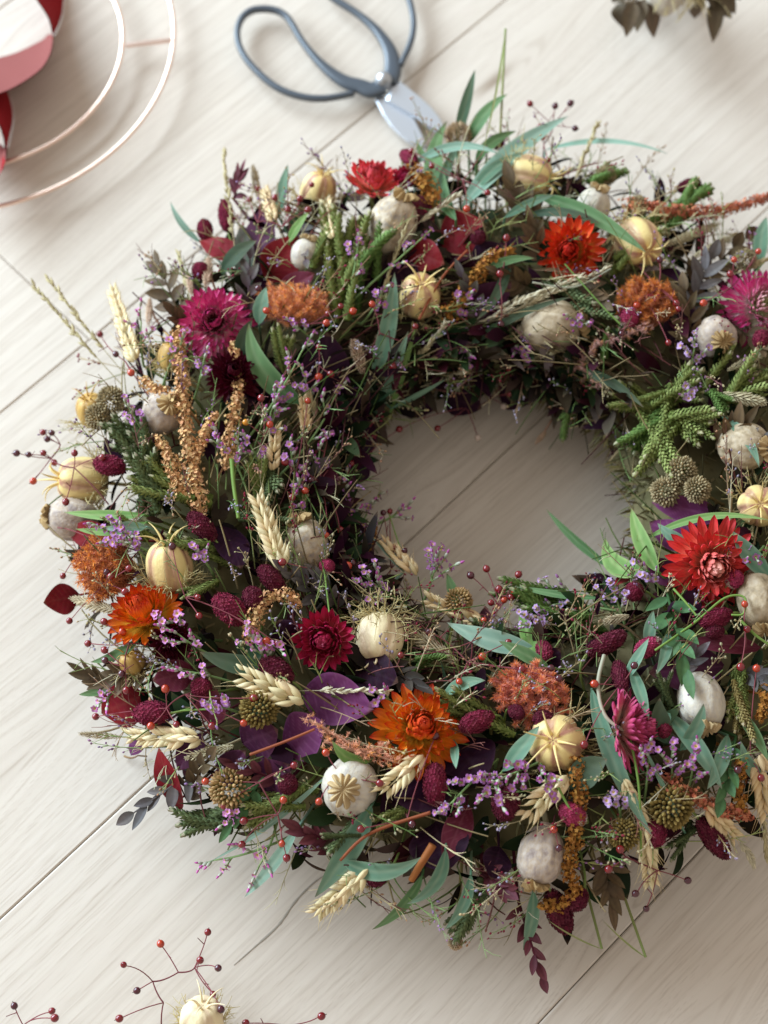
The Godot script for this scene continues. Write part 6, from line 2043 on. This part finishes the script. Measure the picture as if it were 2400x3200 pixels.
func loose_things() -> void:
	var names := ["thin berry twig lying beside the cream seed pod on the floor", "small berry twig lying alone on the pale floor with three berries", "short berry twig with two berries lying near the wood crack"]
	for i in FLOOR_BERRIES.size():
		var o := berry_sprig(FLOOR_BERRIES[i], self)
		o.set_meta("label", names[i])
		o.set_meta("category", "berry twig")
		o.set_meta("group", "berry twigs lying on the floor")
	nigella(FLOOR_POD[0], self)
	var pod := get_child(get_child_count() - 1)
	pod.set_meta("label", "cream seed pod with thread bracts lying loose on the floor")
	pod.set_meta("category", "seed pod")
	var q := pts3(SCRAP[0])
	var mb := MB.new()
	mb.tube(bez(q[0], q[1], q[2], 5) + [q[3]], 0.0007, 0.0005, 5, col(0.32, 0.2, 0.1), col(0.25, 0.15, 0.08))
	var s: Node3D = piece(self, "plant_scrap", mb.mesh(), M.dry)
	s.set_meta("label", "thin brown plant scrap on the floor beside the wreath")
	s.set_meta("category", "scrap")
	var c := p3(BUNCH_CENTRE[0], 0)
	var o := thing("dried_bunch", "small bunch of dark dried leaves and pale threads on the floor", "dried flowers", Vector3(c.x, 0, c.z))
	var base := Vector3(c.x, 0, c.z)
	for r in BUNCH:
		var a := p3(r, 0) - base
		var b := p3(r, 3) - base
		var m2 := MB.new()
		blade(m2, bez(a, a.lerp(b, 0.5) + Vector3(0, 0.008, 0), b, 12), Vector3(rng.randf_range(-0.5, 0.5), 1, rng.randf_range(-0.2, 0.6)).normalized(), 0.0062, 0.82, 0.3, vary(col(0.10, 0.075, 0.045), 0.2), vary(col(0.15, 0.11, 0.07), 0.2), col(0.08, 0.06, 0.04), 4)
		m2.tube([a, (c - base) * Vector3(1, 0.7, 1)], 0.0009, 0.001, 5, col(0.1, 0.07, 0.04), col(0.1, 0.07, 0.04))
		piece(o, "leaf", m2.mesh(), M.leaf)
	poppy([c.x * 1000.0 - 6, 48.0, c.z * 1000.0 + 6, 0.2, 0.7, 0.3, 17.0, 1.15, 2, ""], o)
	var pp := o.get_child(o.get_child_count() - 1) as Node3D
	pp.position -= base
	var th := MB.new()
	for i in 60:
		var a := Vector3(rng.randf_range(-0.012, 0.022), 0.05, 0.004) + (c - base) * Vector3(1, 0, 1)
		var e := a + Vector3(rng.randf_range(-0.022, 0.026), rng.randf_range(-0.012, 0.012), rng.randf_range(0.008, 0.026))
		var mid := a.lerp(e, 0.6) + Vector3(rng.randf_range(-0.008, 0.008), 0.010, 0.004)
		th.tube(bez(a, mid, e, 6), 0.0006, 0.0003, 4, col(0.60, 0.50, 0.26), col(0.66, 0.56, 0.32))
	piece(o, "thread_bract", th.mesh(), M.dry, Transform3D.IDENTITY, "stuff")
	var stand := MB.new()
	for i in 40:
		var a := rng.randf() * TAU
		var e := Vector3(cos(a) * 0.03, 0.001, -absf(sin(a)) * 0.022 - 0.012)
		stand.tube(bez((c - base) * Vector3(1, 0.8, 1), Vector3(e.x * 0.8, 0.03, e.z * 0.8), e, 4), 0.0008, 0.0006, 4, col(0.1, 0.07, 0.04), col(0.14, 0.1, 0.06))
	piece(o, "stem", stand.mesh(), M.dry, Transform3D.IDENTITY, "stuff")


func materials() -> void:
	mat("petal", 0.42, 0.34, 0.35)
	mat("leaf", 0.58, 0.28, 0.2)
	mat("gloss", 0.55, 0.22, 0.08)
	mat("dry", 0.85, 0.15)
	mat("filling", 0.8, 0.1)
	mat("fuzz", 0.85, 0.1, 0.7)
	var h := mat("husk", 0.5, 0.5, 0.2)
	var hn := blotch(61, 0.03, [[0.0, Color.BLACK], [1.0, Color.WHITE]])
	hn.as_normal_map = true
	hn.color_ramp = null
	hn.bump_strength = 5.0
	h.normal_enabled = true
	h.normal_texture = hn
	h.normal_scale = 0.5
	h.uv1_triplanar = true
	h.uv1_scale = Vector3(60, 24, 60)
	mat("velvet", 0.95, 0.2)
	mat("satin", 0.8, 0.25)
	mat("enamel", 0.4, 0.85)
	mat("steel", 0.42)
	M.steel.metallic = 1.0
	mat("copper", 0.32)
	M.copper.metallic = 1.0
	var reds := [col(0.20, 0.008, 0.012), col(0.075, 0.008, 0.016), col(0.44, 0.040, 0.012), col(0.62, 0.48, 0.40), col(0.62, 0.24, 0.02)]
	for i in 5:
		var m := mat("berry%d" % i, 0.22, 0.5, 0.0, 0.5)
		m.albedo_color = reds[i].linear_to_srgb()
	var pods := [
		[[0.0, col(0.20, 0.16, 0.13)], [0.30, col(0.36, 0.30, 0.25)], [0.46, col(0.44, 0.31, 0.18)], [0.58, col(0.56, 0.45, 0.31)], [0.8, col(0.64, 0.54, 0.41)], [1.0, col(0.68, 0.59, 0.49)]],
		[[0.0, col(0.16, 0.12, 0.07)], [0.36, col(0.34, 0.25, 0.15)], [0.55, col(0.46, 0.35, 0.22)], [0.75, col(0.50, 0.40, 0.28)], [1.0, col(0.56, 0.48, 0.36)]],
		[[0.0, col(0.34, 0.29, 0.25)], [0.32, col(0.52, 0.46, 0.39)], [0.48, col(0.60, 0.51, 0.38)], [0.65, col(0.60, 0.54, 0.45)], [1.0, col(0.66, 0.61, 0.53)]],
		[[0.0, col(0.22, 0.16, 0.14)], [0.35, col(0.40, 0.32, 0.28)], [0.5, col(0.48, 0.36, 0.25)], [0.7, col(0.55, 0.45, 0.37)], [1.0, col(0.62, 0.55, 0.48)]],
	]
	for i in 4:
		var m := mat("pod%d" % i, 0.62, 0.4)
		m.vertex_color_use_as_albedo = false
		var ramp := []
		for r in pods[i]:
			ramp.append([r[0], (r[1] as Color).linear_to_srgb()])
		m.albedo_texture = blotch(20 + i, 0.018, ramp)
		m.uv1_triplanar = true
		m.uv1_scale = Vector3(28, 20, 28)
		m.heightmap_enabled = false
		var nt := blotch(40 + i, 0.05, [[0.0, Color.BLACK], [1.0, Color.WHITE]])
		nt.as_normal_map = true
		nt.color_ramp = null
		nt.bump_strength = 6.0
		m.normal_enabled = true
		m.normal_texture = nt
		m.normal_scale = 0.4
	var imgs := wood_images()
	var w := StandardMaterial3D.new()
	w.resource_name = "oak"
	w.albedo_texture = ImageTexture.create_from_image(imgs[0])
	w.heightmap_enabled = true
	w.heightmap_texture = ImageTexture.create_from_image(imgs[1])
	w.heightmap_scale = 0.02
	w.roughness = 0.5
	w.metallic_specular = 0.4
	M.wood = w


func _ready() -> void:
	rng.seed = 20240
	var cam := Camera3D.new()
	cam.name = "camera"
	add_child(cam)
	cam.position = Vector3(-0.0638, 1.0391, 0.448)
	cam.rotation_degrees = Vector3(-66, 0, 0)
	var lens := CameraAttributesPhysical.new()
	lens.frustum_focal_length = 40.511
	lens.frustum_focus_distance = 1.003
	lens.exposure_aperture = 3.2
	lens.frustum_near = 0.05
	lens.frustum_far = 60.0
	cam.attributes = lens
	cam.current = true
	var env := WorldEnvironment.new()
	env.name = "environment"
	var e := Environment.new()
	e.background_mode = Environment.BG_COLOR
	e.background_color = Color(0.70, 0.68, 0.655)
	e.background_energy_multiplier = 1.0
	e.tonemap_mode = Environment.TONE_MAPPER_LINEAR
	e.tonemap_exposure = 1.38
	e.sdfgi_enabled = true
	e.ssao_enabled = true
	e.ssil_enabled = true
	env.environment = e
	add_child(env)
	var win := AreaLight3D.new()
	win.name = "window_light"
	win.area_size = Vector2(3.2, 1.3)
	win.light_color = Color(0.84, 0.93, 1.0)
	win.light_energy = 20.0
	win.shadow_enabled = true
	add_child(win)
	win.look_at_from_position(Vector3(-2.4, 1.42, -1.5), Vector3(0, 0, 0))

	materials()
	floor_and_planks()
	wreath = thing("dried_flower_wreath", "large wreath of dried flowers, seed pods, leaves and berries on the floor", "wreath")
	wreath_core()
	for r in ROUNDS: round_leaf(r)
	for r in LEAVES: long_leaf(r)
	for r in DARKS: leaf_sprig(r, wreath, "dark_leaf_sprig")
	for r in CONIFERS: conifer(r)
	for r in GREENS: leaf_sprig(r, wreath, "green_leaf_sprig", 8)
	for r in STEMS: bare_stem(r)
	for r in STRAWFLOWERS: strawflower(r)
	for r in POPPIES: poppy(r)
	for r in NIGELLAS: nigella(r)
	for r in WHEATS: wheat(r)
	for r in GRASSES: grass_head(r)
	for r in PLUMES: grass_plume(r)
	for r in CELOSIAS: celosia(r)
	for r in DROOPS: droop(r)
	for r in AMARANTHS: amaranth(r)
	for r in BURNETS: burnet(r)
	for r in CONES: cone_head(r)
	for r in STATICES: statice(r)
	for r in BERRIES: berry_sprig(r, wreath)
	wisps()
	scissors()
	ribbon()
	hoop()
	loose_things()
